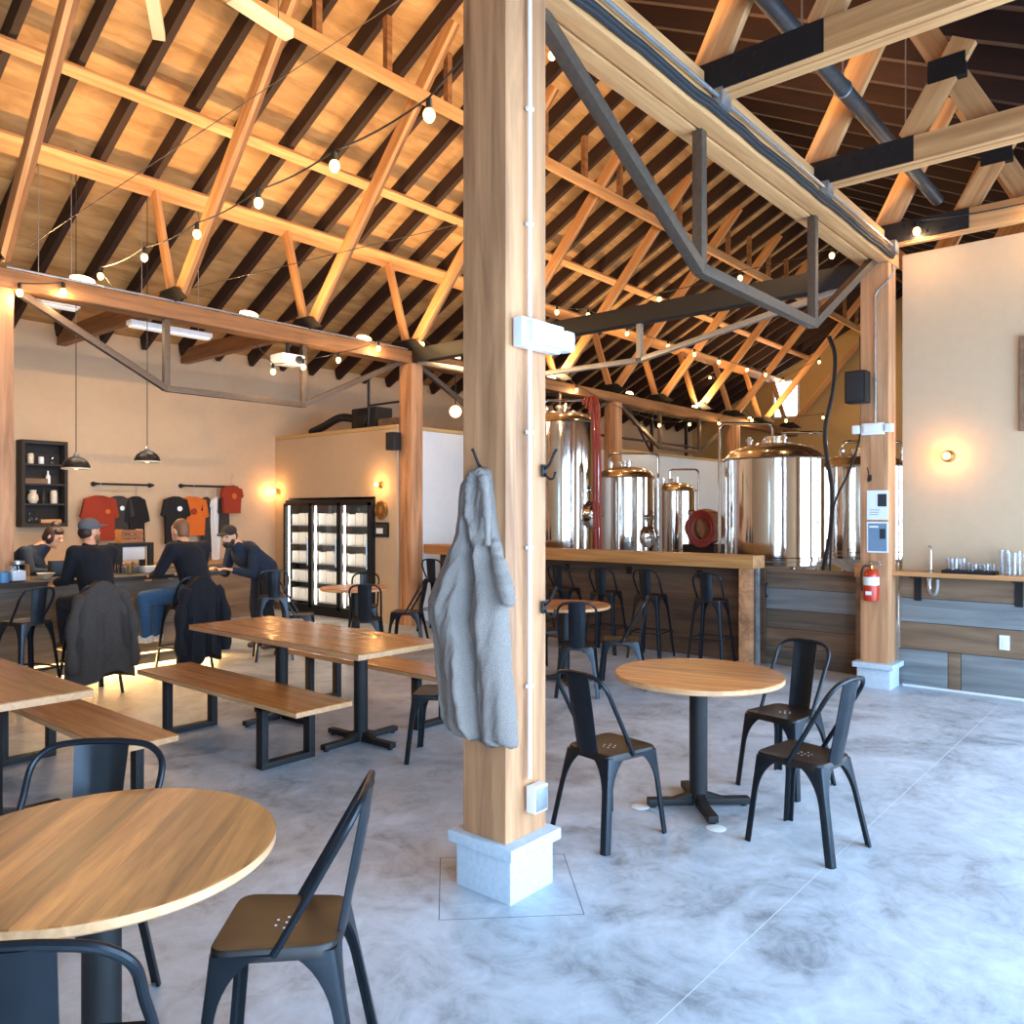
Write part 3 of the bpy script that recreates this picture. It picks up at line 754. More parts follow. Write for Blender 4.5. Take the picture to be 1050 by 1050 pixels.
# ================================================================ RIGHT WALL SHELF AND WHAT IS ON IT
t = thing('wall_shelf', 'pale wooden drinks shelf along the right wall', 'shelf', (8.15, 2.28, 1.1))
R2 = Matrix.Rotation(-PI/2, 4, 'Z')
obj('shelf_board', box(B(), (0, 0, -.04), (3.6, .232, 0), .004), M['fir'], t, R2)
for px in (937, 1042):
    y = onX(px, 600, 8.2).y-2.28
    bm = box(B(), (.02, y-.03, -.056), (.21, y+.03, -.042), 0)
    box(bm, (.185, y-.03, -.28), (.21, y+.03, -.055), 0)
    obj('bracket', bm, M['plate'], t)
sy = onX(953, 583, 8.28).y
t = thing('bar_sink', 'small sink set in the wall shelf, chrome drain showing below', 'sink', (8.28, sy, 1.1))
obj('basin_rim', lathe(B(), [(.09, .0), (.09, .004), (.075, .004), (.07, .0)], 24), M['steel'], t)
obj('drain', lathe(B(), [(.03, -.042), (.034, -.06), (.02, -.09), (.02, -.15)], 16), M['steel'], t)
obj('trap', tube(B(), smooth_pts([(0, 0, -.14), (-.01, -.01, -.19), (-.01, -.05, -.205), (-.01, -.07, -.15), (-.0, -.07, -.07)], 5), .015, 8), M['greysteel'], t)
t = thing('faucet', 'slim chrome faucet standing on the wall shelf left of the black tray', 'faucet', (8.34, sy, 1.102))
obj('spout', tube(B(), smooth_pts([(0, 0, 0), (0, 0, .2), (-.02, 0, .235), (-.06, 0, .235)], 5), .009, 8), M['steel'], t)
obj('faucet_base', lathe(B(), [(.02, 0), (.02, .015), (.011, .02)], 14), M['steel'], t)
def shp(px): return onX(px, 582, 8.27).y
y0, y1 = shp(1022), shp(968)
t = thing('tray', 'black serving tray on the wall shelf', 'tray', (8.27, (y0+y1)/2, 1.101))
hw = (y1-y0)/2
bm = box(B(), (-.1, -hw, 0), (.1, hw, .008), 0)
for a in ((-.1, -hw, .1, -hw+.008), (-.1, hw-.008, .1, hw), (-.1, -hw, -.092, hw), (.092, -hw, .1, hw)): box(bm, (a[0], a[1], .006), (a[2], a[3], .03), 0)
obj('tray_body', bm, M['plate'], t)
def tumbler(r, h):
    return lathe(B(), [(0.0005, .004), (r*.8, .004), (r*.86, .012), (r*.97, h), (r, h), (r*.9, 0), (.0005, 0)], 20, cap0=False, cap1=False)
def glass_at(px, dx, r, h, z, lab, grp, name='drinking_glass', cat='glass'):
    o = obj(name, tumbler(r, h), M['glass'], loc=(8.27+dx, shp(px), z)); return tag(o, lab, cat, grp)
z = 1.1095
for k, (px, dx) in enumerate([(974, .03), (980, -.04), (986, .03)]): glass_at(px, dx, .034, .125, z, 'clear tumbler in the taller cluster at the left of the black tray', 'tall tumblers on the black tray')
for k, (px, dx) in enumerate([(994, .03), (1000, -.03), (1006, .03), (1012, -.03), (1017, .03)]): glass_at(px, dx, .028, .085, z, 'small clear glass in the lower row on the black tray', 'small glasses on the black tray')
for k, (px, dx, h) in enumerate([(1030, .03, .22), (1039, -.04, .2), (1048, .03, .21)]):
    o = glass_at(px, dx, .045, h, 1.1012, 'tall clear glass %s standing right of the black tray' % ('pitcher, leftmost,' if k == 0 else 'pitcher in the middle' if k == 1 else 'pitcher at the picture edge,'), None, 'glass_pitcher', 'pitcher')
# wall outlet on the wainscot
q = onX(1030, 659, 8.34)
t = thing('wall_outlet', 'white wall outlet low on the reclaimed boards of the right wall', 'outlet', (8.338, q.y, q.z))
obj('cover_plate', box(B(), (-.006, -.04, -.065), (.006, .04, .065), .003), M['white'], t)
obj('socket', box(B(), (-.009, -.018, -.045), (-.005, .018, .045), .002), M['paper'], t)
# ================================================================ ITEMS ON THE FOREGROUND POST
FY = 2.235          # right face of the post (towards the windows)
FX = 2.605          # left face
def em_light(label, M4, w, h, head):
    t = thing('emergency_light', label, 'emergency light'); t.matrix_basis = M4
    # local: x along the wall, y out of the wall, z up
    obj('housing', box(B(), (-w/2, .0, -h/2), (w/2, .05, h/2), .008), M['white'], t)
    obj('cover', box(B(), (-w/2+.02, .045, -h/2+.015), (w/2-.03, .085, h/2-.012), .012), M['white'], t)
    for s in head:
        hd = obj('lamp_head', box(B(), (s*(w/2+.045)-.035, .0, -h*.36), (s*(w/2+.045)+.035, .07, h*.36), .012), M['white'], t)
        obj('lens', box(B(), (s*(w/2+.045)-.027, .069, -h*.28), (s*(w/2+.045)+.027, .074, h*.28), .002), M['paper'], hd)
    return t
def face(px, py, axis, v):
    return onX(px, py, v) if axis == 'x' else onY(px, py, v)
a = onY(526, 343, FY); b = onY(566, 348, FY)
c = (a+b)/2
Mf = Matrix.Translation((c.x, FY, c.z)) @ Matrix(((-1, 0, 0, 0), (0, -1, 0, 0), (0, 0, 1, 0), (0, 0, 0, 1)))
em_light('white emergency light box on the right face of the foreground post', Mf, abs(b.x-a.x), .125, (-1,))
t = thing('conduit_pipe', 'thin white conduit running down the foreground post to an outlet box', 'conduit', (onY(541, 400, FY).x, FY-.012, 0))
obj('tube', tube(B(), [(0, 0, .5), (0, 0, 2.38)], .009, 10), M['white'], t)
obj('tube', tube(B(), [(0, 0, 2.5), (0, 0, 3.98)], .009, 10), M['white'], t)
for z in (.9, 1.5, 2.0, 2.9, 3.4): obj('strap', box(B(), (-.016, -.011, z-.008), (.016, .0115, z+.008), .002), M['white'], t)
q = onY(546, 817, FY)
t = thing('outlet_box', 'grey outlet box low on the right face of the foreground post', 'outlet', (q.x, FY, q.z))
obj('box_body', box(B(), (-.045, -.05, -.055), (.045, -.001, .06), .005), M['white'], t)
obj('cover_plate', box(B(), (-.038, -.054, -.048), (.038, -.05, .052), .002), M['greysteel'], t)
def hook(label, M4):
    t = thing('coat_hook', label, 'hook'); t.matrix_basis = M4
    obj('hook_plate', box(B(), (-.016, .0005, -.028), (.016, .008, .028), .003), M['plate'], t)
    obj('upper_prong', tube(B(), smooth_pts([(0, .006, .006), (0, .035, .03), (0, .06, .075), (0, .072, .09)], 5), [.006]*15+[.009], 8), M['plate'], t)
    obj('lower_prong', tube(B(), smooth_pts([(0, .006, -.012), (0, .03, -.035), (0, .055, -.035), (0, .066, -.008)], 5), [.005]*15+[.008], 8), M['plate'], t)
Rx = Matrix(((0, -1, 0, 0), (1, 0, 0, 0), (0, 0, 1, 0), (0, 0, 0, 1)))
Ry = Matrix(((-1, 0, 0, 0), (0, -1, 0, 0), (0, 0, 1, 0), (0, 0, 0, 1)))
# the photo shows the right-hand hooks edge-on: they sit on the far right edge of the post
Rright = Matrix(((0, 1, 0, 0), (-1, 0, 0, 0), (0, 0, 1, 0), (0, 0, 0, 1)))
q = onX(496, 483, FX); hook('black coat hook on the left face of the post, holding the grey jacket', Matrix.Translation((FX, q.y, q.z)) @ Rx); HK = q
for py, lab in ((482, 'upper black coat hook on the right edge of the foreground post'), (624, 'lower black coat hook on the right edge of the foreground post')):
    q = onY(546, py, FY); hook(lab, Matrix.Translation((2.835, FY, q.z)) @ Ry)
# ================================================================ GREY JACKET
def jacket():
    t = thing('grey_jacket', 'grey fleece jacket hanging from the hook on the foreground post', 'jacket', (FX, HK.y, HK.z))
    inv = Matrix.Translation((-FX, -HK.y, -HK.z))
    # measured rows of the garment: height mark, left edge, right edge, bulge, crease
    rows = [(479, 481, 493, .02, 486), (483, 476, 498, .05, 485), (497, 470, 500, .075, 481), (525, 468, 503, .085, 482), (547, 466, 506, .095, 487), (562, 461, 510, .11, 490), (592, 449, 513, .13, 488), (619, 438, 515, .135, 486), (640, 439, 516, .135, 487), (655, 444, 517, .13, 488), (681, 446, 518, .13, 490), (720, 449, 523, .125, 493), (742, 451, 524, .12, 494), (756, 458, 525, .10, 495), (764, 486, 524, .05, 496)]
    n = 64; bm = B(); rings = []; S = []
    for i in range(len(rows)-1):
        m = max(2, int((rows[i+1][0]-rows[i][0])/4))
        for k in range(m):
            f = k/m; S.append([a+(b-a)*f for a, b in zip(rows[i], rows[i+1])])
    S.append(list(rows[-1]))
    X0 = FX-.006
    for py, l, r, bg, cr in S:
        yl = onX(l, py, FX-.05).y; yr = onX(r, py, FX-.05).y; z = onX((l+r)/2, py, FX-.05).z
        v = (py-479)/286.0; rg = []
        uc = (cr-l)/(r-l)
        for k in range(n):
            u = k/(n-1)
            y = yl+(yr-yl)*u
            e = math.sin(PI*u)**.4 if 0 < u < 1 else 0
            amp = .02*min(1, v*2.5)
            fold = math.sin(u*15+1.5*math.sin(v*4)+.5)*.5+math.sin(u*29+2.1+v*4)*.3+math.sin(u*8-v*3)*.5
            d = bg*e+amp*fold*e
            g = u-uc
            if v > .05:
                d -= (.075 if v > .3 else .06)*math.exp(-(g/.045)**2)*min(1, (v-.05)*9)*e
                if v > .33: d -= .03*math.exp(-((g-.09)/.07)**2)*e        # recessed inner panel beside the opening
            if .04 < v < .42: d += .03*math.exp(-((g-.16)/.08)**2)*math.sin(PI*(v-.04)/.38)
            # sleeve line on the left side
            if .3 < v < .93: d -= .03*math.exp(-((u-.2-.06*math.sin(v*6))/.025)**2)*e
            if .5 < v < .66: d += .022*math.exp(-((g-.02)/.10)**2)*math.sin(PI*(v-.5)/.16)
            wob = .004*math.sin(u*40+v*25)+.004*math.sin(v*60+u*9)+.003*math.sin(u*90+v*110)
            rg.append(bm.verts.new((X0-max(.008, d)-wob*e, y, z+.006*math.sin(u*19)*v)))
        bk = [bm.verts.new((X0, yl+(yr-yl)*k/11, z)) for k in range(11, -1, -1)]
        rings.append(rg+bk)
    for a, b in zip(rings, rings[1:]): bridge(bm, a, b)
    bm.faces.new(rings[0][::-1]); bm.faces.new(rings[-1])
    obj('jacket_body', bm, M['fleece'], t, inv, sharp=80)
    def sleeve(path, rad, nm):
        bm = B(); P = smooth_pts(path, 8); m = len(P); rr = []
        for i in range(m):
            f = i/(m-1)*(len(rad)-1); k = min(int(f), len(rad)-2); rr.append(rad[k]+(rad[k+1]-rad[k])*(f-k)+.003*math.sin(i*1.9)+.002*math.sin(i*.83))
        tube(bm, P, rr, 18)
        return obj(nm, bm, M['fleece'], t, inv, sharp=80)
    xs = lambda px, py, x: onX(px, py, x)
    sleeve([xs(506, 555, FX-.07), xs(512, 578, FX-.075), xs(517, 598, FX-.075), xs(520, 614, FX-.07), xs(519, 621, FX-.07)], [.02, .03, .036, .034, .028], 'right_sleeve')
    sleeve([xs(479, 520, FX-.095), xs(480, 503, FX-.09), xs(484, 489, FX-.075), xs(491, 485, FX-.07), xs(496, 494, FX-.08), xs(499, 525, FX-.09), xs(500, 560, FX-.10)], [.008, .016, .02, .02, .02, .018, .01], 'collar')
jacket()
# ================================================================ ITEMS ON THE RIGHT POST
PX = 8.03
def onpost(px, py): return onX(px, py, PX)
def flat(name, label, cat, px0, py0, px1, py1, mat, th=.006):
    a = onpost(px0, py0); b = onpost(px1, py1)
    t = thing(name, label, cat, (PX-.001, (a.y+b.y)/2, (a.z+b.z)/2))
    w = abs(a.y-b.y)/2; h = abs(a.z-b.z)/2
    obj('sheet', box(B(), (-th, -w, -h), (0, w, h)), M[mat], t)
    return t, w, h
t, w, h = flat('poster', 'white notice with a small dark photo on the right post, above the blue one', 'poster', 889, 503, 911, 533, 'paper')
obj('photo', box(B(), (-.0075, -w*.85, -h*.1), (-.006, -w*.02, h*.75)), M['ink'], t)
for k in range(3): obj('text_line', box(B(), (-.0075, -w*.2+k*.006, -h*(.35+.16*k)), (-.006, w*.75, -h*(.31+.16*k))), M['bluepaper'], t)
t, w, h = flat('poster', 'blue-grey notice on the right post, just above the fire extinguisher', 'poster', 889, 535, 911, 567, 'paper')
obj('print', box(B(), (-.0075, -w*.86, -h*.9), (-.006, w*.86, h*.9)), M['bluepaper'], t)
obj('heading', box(B(), (-.0085, -w*.1, h*.62), (-.0074, w*.75, h*.74)), M['paper'], t)
obj('photo', box(B(), (-.0085, -w*.75, -h*.1), (-.0074, -w*.2, h*.55)), M['ink'], t)
a = onpost(897, 432); b = onpost(897, 613)
q = onpost(896, 440)
em_light('white emergency light on the right post', Matrix.Translation((PX, q.y, q.z)) @ Rx, .2, .11, (-1, 1))
q = onpost(892, 490); hook('small dark coat hook on the right post above the notices', Matrix.Translation((PX, q.y, q.z)) @ Rx)
q = onpost(900, 300)
t = thing('conduit_pipe', 'thin conduit bending down the right post to its emergency light', 'conduit', (PX-.014, 2.29, 0))
obj('tube', tube(B(), smooth_pts([(-.02, -.09, 3.95), (-.02, -.09, 3.85), (0, .05, 3.72), (0, .06, 3.6)], 5)+[Vector((0, .06, 2.5))], .009, 8), M['greysteel'], t)
for z in (3.3, 2.9): obj('strap', box(B(), (-.01, .045, z-.008), (.0135, .075, z+.008), .002), M['greysteel'], t)
# fire extinguisher
q = onpost(896, 597)
t = thing('fire_extinguisher', 'red fire extinguisher hanging on the right post', 'fire extinguisher', (PX-.078, q.y, q.z))
obj('cylinder', lathe(B(), [(.05, -.17), (.066, -.165), (.068, -.15), (.068, .07), (.06, .1), (.035, .125), (.02, .132)], 28), M['red'], t)
obj('label_band', lathe(B(), [(.0685, -.02), (.069, -.018), (.069, .055), (.0685, .057)], 28, cap0=False, cap1=False), M['paper'], t)
obj('label_panel', box(B(), (-.0712, -.022, -.11), (-.066, .03, -.075), .001), M['paper'], t)
obj('valve', lathe(B(), [(.018, .13), (.018, .16), (.012, .175)], 14), M['brass'], t)
bm = box(B(), (-.11, -.012, .172), (.03, .012, .182), .002); box(bm, (-.1, -.012, .195), (.02, .012, .205), .002); box(bm, (-.0, -.008, .17), (.02, .008, .2), 0)
obj('handle', bm, M['greysteel'], t, Matrix.Rotation(1.1, 4, 'Z'))
obj('hose', tube(B(), smooth_pts([(0, .015, .155), (-.02, .06, .15), (-.02, .085, .06), (-.015, .078, -.08)], 6), .009, 8), M['cable'], t)
obj('wall_bracket', box(B(), (.066, -.03, -.1), (.0775, .03, .12), .002), M['plate'], t)
# speakers
def speaker(label, c, w, h, d, rz=0):
    t = thing('wall_speaker', label, 'speaker', c, rz)
    obj('cabinet', box(B(), (-d, -w/2, -h/2), (0, w/2, h/2), .015), M['black'], t)
    obj('grille', box(B(), (-d-.006, -w/2+.015, -h/2+.015), (-d, w/2-.015, h/2-.015), .004), M['cable'], t)
    obj('bracket', box(B(), (0, -.03, -.04), (.04, .03, .04), .004), M['plate'], t)
q = onX(884, 398, PX-.05); speaker('black wall speaker high on the right post', (PX-.041, q.y+.02, q.z), .19, .3, .16)
q = onX(406, 453, 7.97); speaker('black wall speaker on the post left of the white wall panel', (7.98, 9.02, q.z), .17, .26, .16)
# ================================================================ WALL SCONCES
def sconce(label, c, n, pw=24):
    t = thing('wall_sconce', label, 'wall lamp', c)
    Mx = Vector((0, 0, 1)).rotation_difference(Vector(n)).to_matrix().to_4x4()
    obj('wall_plate', lathe(B(), [(.055, .002), (.055, .014), (.03, .02), (.022, .06)], 24, M=Mx), M['brass'], t)
    b = B(); sphere(b, Vector(n)*.1, .036, 16, 10)
    obj('bulb', b, M['bulb'], t)
    l = bpy.data.lights.new('sconce_light', 'POINT'); l.energy = pw; l.color = (1, .5, .17); l.shadow_soft_size = .04
    lo = bpy.data.objects.new('sconce_light', l); COL.objects.link(lo); lo.location = Vector(c)+Vector(n)*.11
q = onX(973, 468, 8.418); sconce('glowing wall lamp on the right wall above the drinks shelf', (8.418, q.y, q.z), (-1, 0, 0))
q = onX(286, 504, 7.998); sconce('glowing wall lamp left of the drinks cooler, near the room corner', (7.998, q.y, q.z), (-1, 0, 0), 36)
q = onX(391, 497, 7.998); sconce('glowing wall lamp right of the drinks cooler', (7.998, q.y, q.z), (-1, 0, 0), 34)
# edge of a picture on the right wall
ya = onX(1046, 390, 8.41).y
zt, zb = onX(1048, 345, 8.41).z, onX(1048, 442, 8.41).z
t = thing('framed_picture', 'dark framed picture cut off by the right edge of the photo', 'picture', (8.416, ya-.45, (zt+zb)/2))
obj('frame', box(B(), (-.03, -.45, -(zt-zb)/2), (0, .45, (zt-zb)/2), .004), M['brownboard'], t)
obj('canvas', box(B(), (-.032, -.41, -(zt-zb)/2+.04), (-.0295, .41, (zt-zb)/2-.04)), M['char'], t)
# clock and framed print near the cooler
q = onX(391, 523, 7.99)
t = thing('wall_clock', 'round brass wall plaque between the lamp and the small framed print', 'plaque', (7.998, q.y, q.z))
Mx = Vector((0, 0, 1)).rotation_difference(Vector((-1, 0, 0))).to_matrix().to_4x4()
t.name = 'wall_plaque'
obj('rim', lathe(B(), [(.14, .001), (.145, .02), (.12, .03), (.118, .02), (.001, .02)], 32, M=Mx, cap1=False), M['brass'], t)
obj('emblem', box(B(), (-.03, -.035, -.05), (-.02, .035, .05), .004), M['barrelwood'], t)
q = onX(391, 543, 7.99)
t = thing('framed_print', 'small dark framed print below the round plaque, right of the cooler', 'picture', (7.998, q.y, q.z))
obj('frame', box(B(), (-.02, -.17, -.11), (0, .17, .11), .004), M['plate'], t)
obj('print', box(B(), (-.022, -.14, -.08), (-.0195, .14, .08)), M['char'], t)
obj('light_patch', box(B(), (-.0235, -.05, -.06), (-.0215, .1, .02)), M['paper'], t)
# ================================================================ DRINKS COOLER
y0, y1 = CY0, CY1; CX = 7.93
t = thing('drinks_cooler', 'black three-door glass drinks cooler, brightly lit inside', 'cooler', (CX, y0, 0))
W = y1-y0; Hc = 1.86; D = .275; w = .045
bm = box(B(), (D-.02, 0, .0), (D, W, Hc)); box(bm, (0, 0, 0), (D-.02, .03, Hc)); box(bm, (0, W-.03, 0), (D-.02, W, Hc)); box(bm, (0, .03, 0), (D-.02, W-.03, .12)); box(bm, (0, .03, Hc-.05), (D-.02, W-.03, Hc))
obj('cabinet', bm, M['black'], t)
dw = W/3
for k in range(3):
    a, b = k*dw+.004, (k+1)*dw-.004
    bm = B()
    for lo, hi in (((a, .12), (a+w, Hc-.05)), ((b-w, .12), (b, Hc-.05)), ((a, .12), (b, .12+w)), ((a, Hc-.05-w), (b, Hc-.05))): box(bm, (-.04, lo[0], lo[1]), (-.002, hi[0], hi[1]))
    d = obj('door', bm, M['plate'], t)
    obj('door_pane', box(B(), (-.024, a+w, .12+w), (-.018, b-w, Hc-.05-w)), M['pane'], d)
    obj('door_handle', tube(B(), [(-.07, a+.022, .8), (-.07, a+.022, 1.25)], .01, 8), M['greysteel'], d)
    obj('light_strip', box(B(), (.02, b-.075, .17), (.035, b-.052, Hc-.055)), M['coolerled'], t)
    for s in range(5): obj('rack_shelf', box(B(), (.03, a+.05, .2+s*.31), (D-.025, b-.05, .215+s*.31)), M['greysteel'], t)
dn = ['right-hand', 'middle', 'left-hand']; sn = ['bottom', 'second-lowest', 'middle', 'second-highest', 'top']
for k in range(3):
    for s in range(5):
        a, b = k*dw+.07, (k+1)*dw-.1; m = 3
        for j in range(m):
            u0 = a+(b-a)*j/m+.006; u1 = a+(b-a)*(j+1)/m-.006; hh = .17+.03*random.random()
            o = obj('can_carton', box(B(), (-.085, 0, 0), (.085, u1-u0, hh), .004), M['carton'], loc=(CX+.15, y0+u0, .2155+s*.31))
            tag(o, 'white drink carton on the %s shelf behind the %s cooler door' % (sn[s], dn[k]), 'carton', 'cartons on the %s cooler shelf, %s door' % (sn[s], dn[k]))
l = bpy.data.lights.new('cooler_light', 'AREA'); l.shape = 'RECTANGLE'; l.size = 1.7; l.size_y = W-.3; l.energy = 6; l.color = (1, .95, .86)
lo = bpy.data.objects.new('cooler_light', l); COL.objects.link(lo); lo.location = (CX+.015, y0+W/2, .95); lo.rotation_euler = (0, -PI/2, 0)
# ================================================================ BAR AND BACK COUNTER
t = thing('serving_bar', 'dark serving bar with grey board front and glowing strip along its foot', 'bar', (3.2, 8.75, 0))
BX0, BX1 = -1.6, 1.7
obj('front_panel', box(B(), (BX0, .0, .14), (BX1, .06, .94)), M['barfront'], t)
obj('end_panel', box(B(), (BX1-.06, .06, .0), (BX1, .6, .94)), M['barfront'], t)
obj('carcass', box(B(), (-.3, .065, .14), (BX1-.06, .55, .93)), M['black'], t)
obj('kick_board', box(B(), (-.3, .08, 0), (BX1-.06, .12, .138)), M['black'], t)
obj('bartop', box(box(B(), (BX0-.02, -.2, .942), (BX1+.06, .062, .985), .004), (-.3, .062, .942), (BX1+.06, .66, .985), .004), M['char'], t)
obj('light_strip', box(B(), (-.3, .02, .118), (BX1-.06, .05, .138)), M['led'], t)
obj('outlet_plate', box(B(), (.72, -.006, .62), (.78, .0, .74)), M['white'], t)
l = bpy.data.lights.new('strip_light', 'AREA'); l.shape = 'RECTANGLE'; l.size = 2.1; l.size_y = .04; l.energy = 36; l.color = (1, .54, .17)
lo = bpy.data.objects.new('strip_light', l); COL.objects.link(lo); lo.location = (3.2+.7, 8.77, .115); lo.rotation_euler = (-.75, 0, 0)
t = thing('back_counter', 'low brown back counter along the rear wall behind the bar', 'counter', (2.0, 11.6, 0))
obj('cabinet', box(B(), (0, .04, .0), (5.4, .56, .86)), M['brownboard'], t)
obj('worktop', box(B(), (-.02, 0, .862), (5.45, .565, .9), .004), M['counter'], t)
def on_bar(px, Y=9.0): return onY(px, 590, Y).x
def tagp(name, bm, mat, loc, label, cat, group=None): return tag(obj(name, bm, mat, loc=loc), label, cat, group)
BZ = .9865
# jar, cups, bottle
t = thing('glass_jar', 'square clear tip jar with a silver lid at the left end of the bar', 'jar', (on_bar(18, 8.7), 8.7, BZ))
obj('jar_body', box(B(), (-.09, -.07, 0), (.09, .07, .17), .02), M['glass'], t)
obj('lid', lathe(B(), [(.06, .171), (.06, .2), (.02, .205)], 20), M['greysteel'], t)
obj('paper_notes', box(B(), (-.06, -.05, .012), (.06, .05, .11), .02), M['paper'], t)
tagp('cup', lathe(B(), [(.05, 0), (.055, .1), (.05, .1), (.045, .01)], 20), M['bluecup'], (on_bar(3, 8.7), 8.7, BZ), 'blue cup at the left picture edge on the bar', 'cup')
tagp('bowl', lathe(B(), [(.03, 0), (.085, .06), (.08, .06), (.03, .01)], 24), M['coffee'], (on_bar(47, 8.85), 8.85, BZ), 'cream bowl on the bar in front of the barista', 'bowl')
t = thing('squeeze_bottle', 'white squeeze bottle on the bar beside the grey-capped person', 'bottle', (on_bar(106, 9.0), 9.0, BZ))
obj('bottle_body', lathe(B(), [(.03, 0), (.033, .01), (.033, .15), (.015, .18)], 20), M['white'], t)
obj('nozzle', lathe(B(), [(.014, .18), (.01, .2), (.004, .23)], 12), M['white'], t)
for k, (px, r, h, lab) in enumerate([(124, .035, .1, 'short clear glass on the bar, left of the amber one'), (139, .04, .13, 'tall clear glass on the bar near the seated person in jeans')]):
    tagp('drinking_glass', tumbler(r, h), M['glass'], (on_bar(px, 9.05), 9.05, BZ), lab, 'glass')
t = thing('beer_glass', 'amber drink in a glass on the bar in front of the tap frame', 'glass', (on_bar(133, 8.85), 8.85, BZ))
obj('glass_body', tumbler(.042, .13), M['glass'], t)
obj('drink', lathe(B(), [(.028, .013), (.036, .1)], 18), M['brass'], t)
tagp('napkin_stack', box(B(), (-.1, -.08, 0), (.1, .08, .07), .01), M['paper'], (on_bar(155, 9.0), 9.0, BZ), 'white stack of napkins on the bar beside the black frame', 'napkins')
# tap frame / coffee equipment
xa, xb = on_bar(118, 9.2), on_bar(150, 9.2)
t = thing('drinks_dispenser', 'black framed white drinks dispenser standing on the bar', 'dispenser', ((xa+xb)/2, 9.2, BZ))
w = (xb-xa)/2
bm = B()
for s in (-1, 1):
    for y in (-.1, .1): box(bm, (s*w-.03, y-.02, 0), (s*w+.03, y+.02, .29), .003)
box(bm, (-w-.03, -.12, .29), (w+.03, .12, .33), .004)
obj('frame', bm, M['plate'], t)
obj('body', box(B(), (-w+.05, -.08, .14), (w-.05, .09, .285), .01), M['white'], t)
obj('drip_tray', box(B(), (-w+.04, -.09, 0), (w-.04, .1, .06), .006), M['greysteel'], t)
for k in range(3): obj('tap_handle', lathe(B(), [(.008, .33), (.012, .36), (.018, .45), (.01, .47)], 10, (-w*.6+k*w*.6, -.02, 0)), M['brass'], t)
t = thing('wooden_crate', 'small slatted wooden crate on the black drinks dispenser', 'crate', ((xa+xb)/2-.02, 9.2, BZ+.331))
obj('slats', (lambda b: [box(b, (-.12, -.09+.0, .0+.05*k), (.12, -.075, .04+.05*k)) for k in range(3)] and b)(B()), M['barrelwood'], t)
obj('slats', (lambda b: [box(b, (-.12, .075, .0+.05*k), (.12, .09, .04+.05*k)) for k in range(3)] and b)(B()), M['barrelwood'], t)
for s in (-1, 1): obj('end_board', box(B(), (s*.112-.008, -.0745, 0), (s*.112+.008, .0745, .15)), M['barrelwood'], t)
tagp('card_reader', box(B(), (-.09, -.05, 0), (.09, .05, .16), .01), M['black'], (on_bar(60, 9.2), 9.2, BZ), 'small dark till screen on the bar between the barista and the grey cap', 'till')
tagp('paper_box', box(B(), (-.14, -.1, 0), (.14, .1, .16), .004), M['paper'], (onY(13, 560, 11.8).x, 11.8, .901), 'pale box on the back counter at the far left', 'box')
# ================================================================ DARK WALL CABINET
a = onY(27, 452, 11.97); b = onY(70, 540, 11.97)
zt, zb = a.z+.02, b.z
x0, x1 = a.x-.05, b.x+.0
t = thing('wall_cabinet', 'dark open wall cabinet with four shelves on the rear wall', 'cabinet', (x0, WB, 0))
D = .22; W = x1-x0
bm = box(B(), (0, -D, zb), (.04, 0, zt)); box(bm, (W-.04, -D, zb), (W, 0, zt)); box(bm, (.04, -D, zb), (W-.04, 0, zb+.05)); box(bm, (.04, -D, zt-.05), (W-.04, 0, zt)); box(bm, (.04, -.02, zb+.05), (W-.04, 0, zt-.05))
obj('carcass', bm, M['char'], t)
sh = [(zt-zb-.1)*k/4+zb+.05 for k in range(4)]
for k in range(1, 4): obj('shelf', box(B(), (.04, -D+.01, sh[k]-.025), (W-.04, -.02, sh[k])), M['char'], t)
items = [(3, .12, 'jar', 'coffee', .04, .14, 'cream jar on the top cabinet shelf'), (3, .3, 'jar', 'white', .035, .1, 'short white jar on the top cabinet shelf'), (3, .5, 'bottle', 'glass', .03, .17, 'clear bottle at the right end of the top cabinet shelf'),
         (2, .42, 'bottle', 'white', .03, .18, 'slim white bottle on the second cabinet shelf'), (2, .2, 'box', 'brownboard', .14, .07, 'flat brown box on the second cabinet shelf'),
         (1, .16, 'jug', 'coffee', .07, .18, 'rounded cream jug on the third cabinet shelf'), (1, .52, 'jar', 'coffee', .045, .18, 'tall cream jar on the third cabinet shelf'), (1, .34, 'bottle', 'cable', .03, .2, 'dark bottle between the cream jug and jar'),
         (0, .12, 'glass', 'glass', .03, .13, 'clear glass on the bottom cabinet shelf, left one'), (0, .22, 'glass', 'glass', .03, .13, 'clear glass on the bottom cabinet shelf, right one'), (0, .45, 'bread_board', 'fir', .13, .05, 'pale wooden board on the bottom cabinet shelf')]
for s, u, nm, mt, r, h, lab in items:
    z = sh[s]+.001; loc = (x0+.05+u*.92*(W-.1)/.6, WB-.12, z)
    if nm in ('box', 'bread_board'): bm = box(B(), (-r, -.06, 0), (r, .06, h), .006)
    elif nm == 'jug': bm = lathe(B(), [(r*.6, 0), (r, h*.3), (r*.9, h*.6), (r*.55, h*.8), (r*.65, h)], 20)
    elif nm == 'bottle': bm = lathe(B(), [(r, 0), (r, h*.6), (r*.4, h*.75), (r*.4, h)], 16)
    else: bm = lathe(B(), [(r*.9, 0), (r, h*.1), (r, h*.85), (r*.8, h)], 18)
    tagp(nm, bm, M[mt], loc, lab, nm.replace('_', ' '))
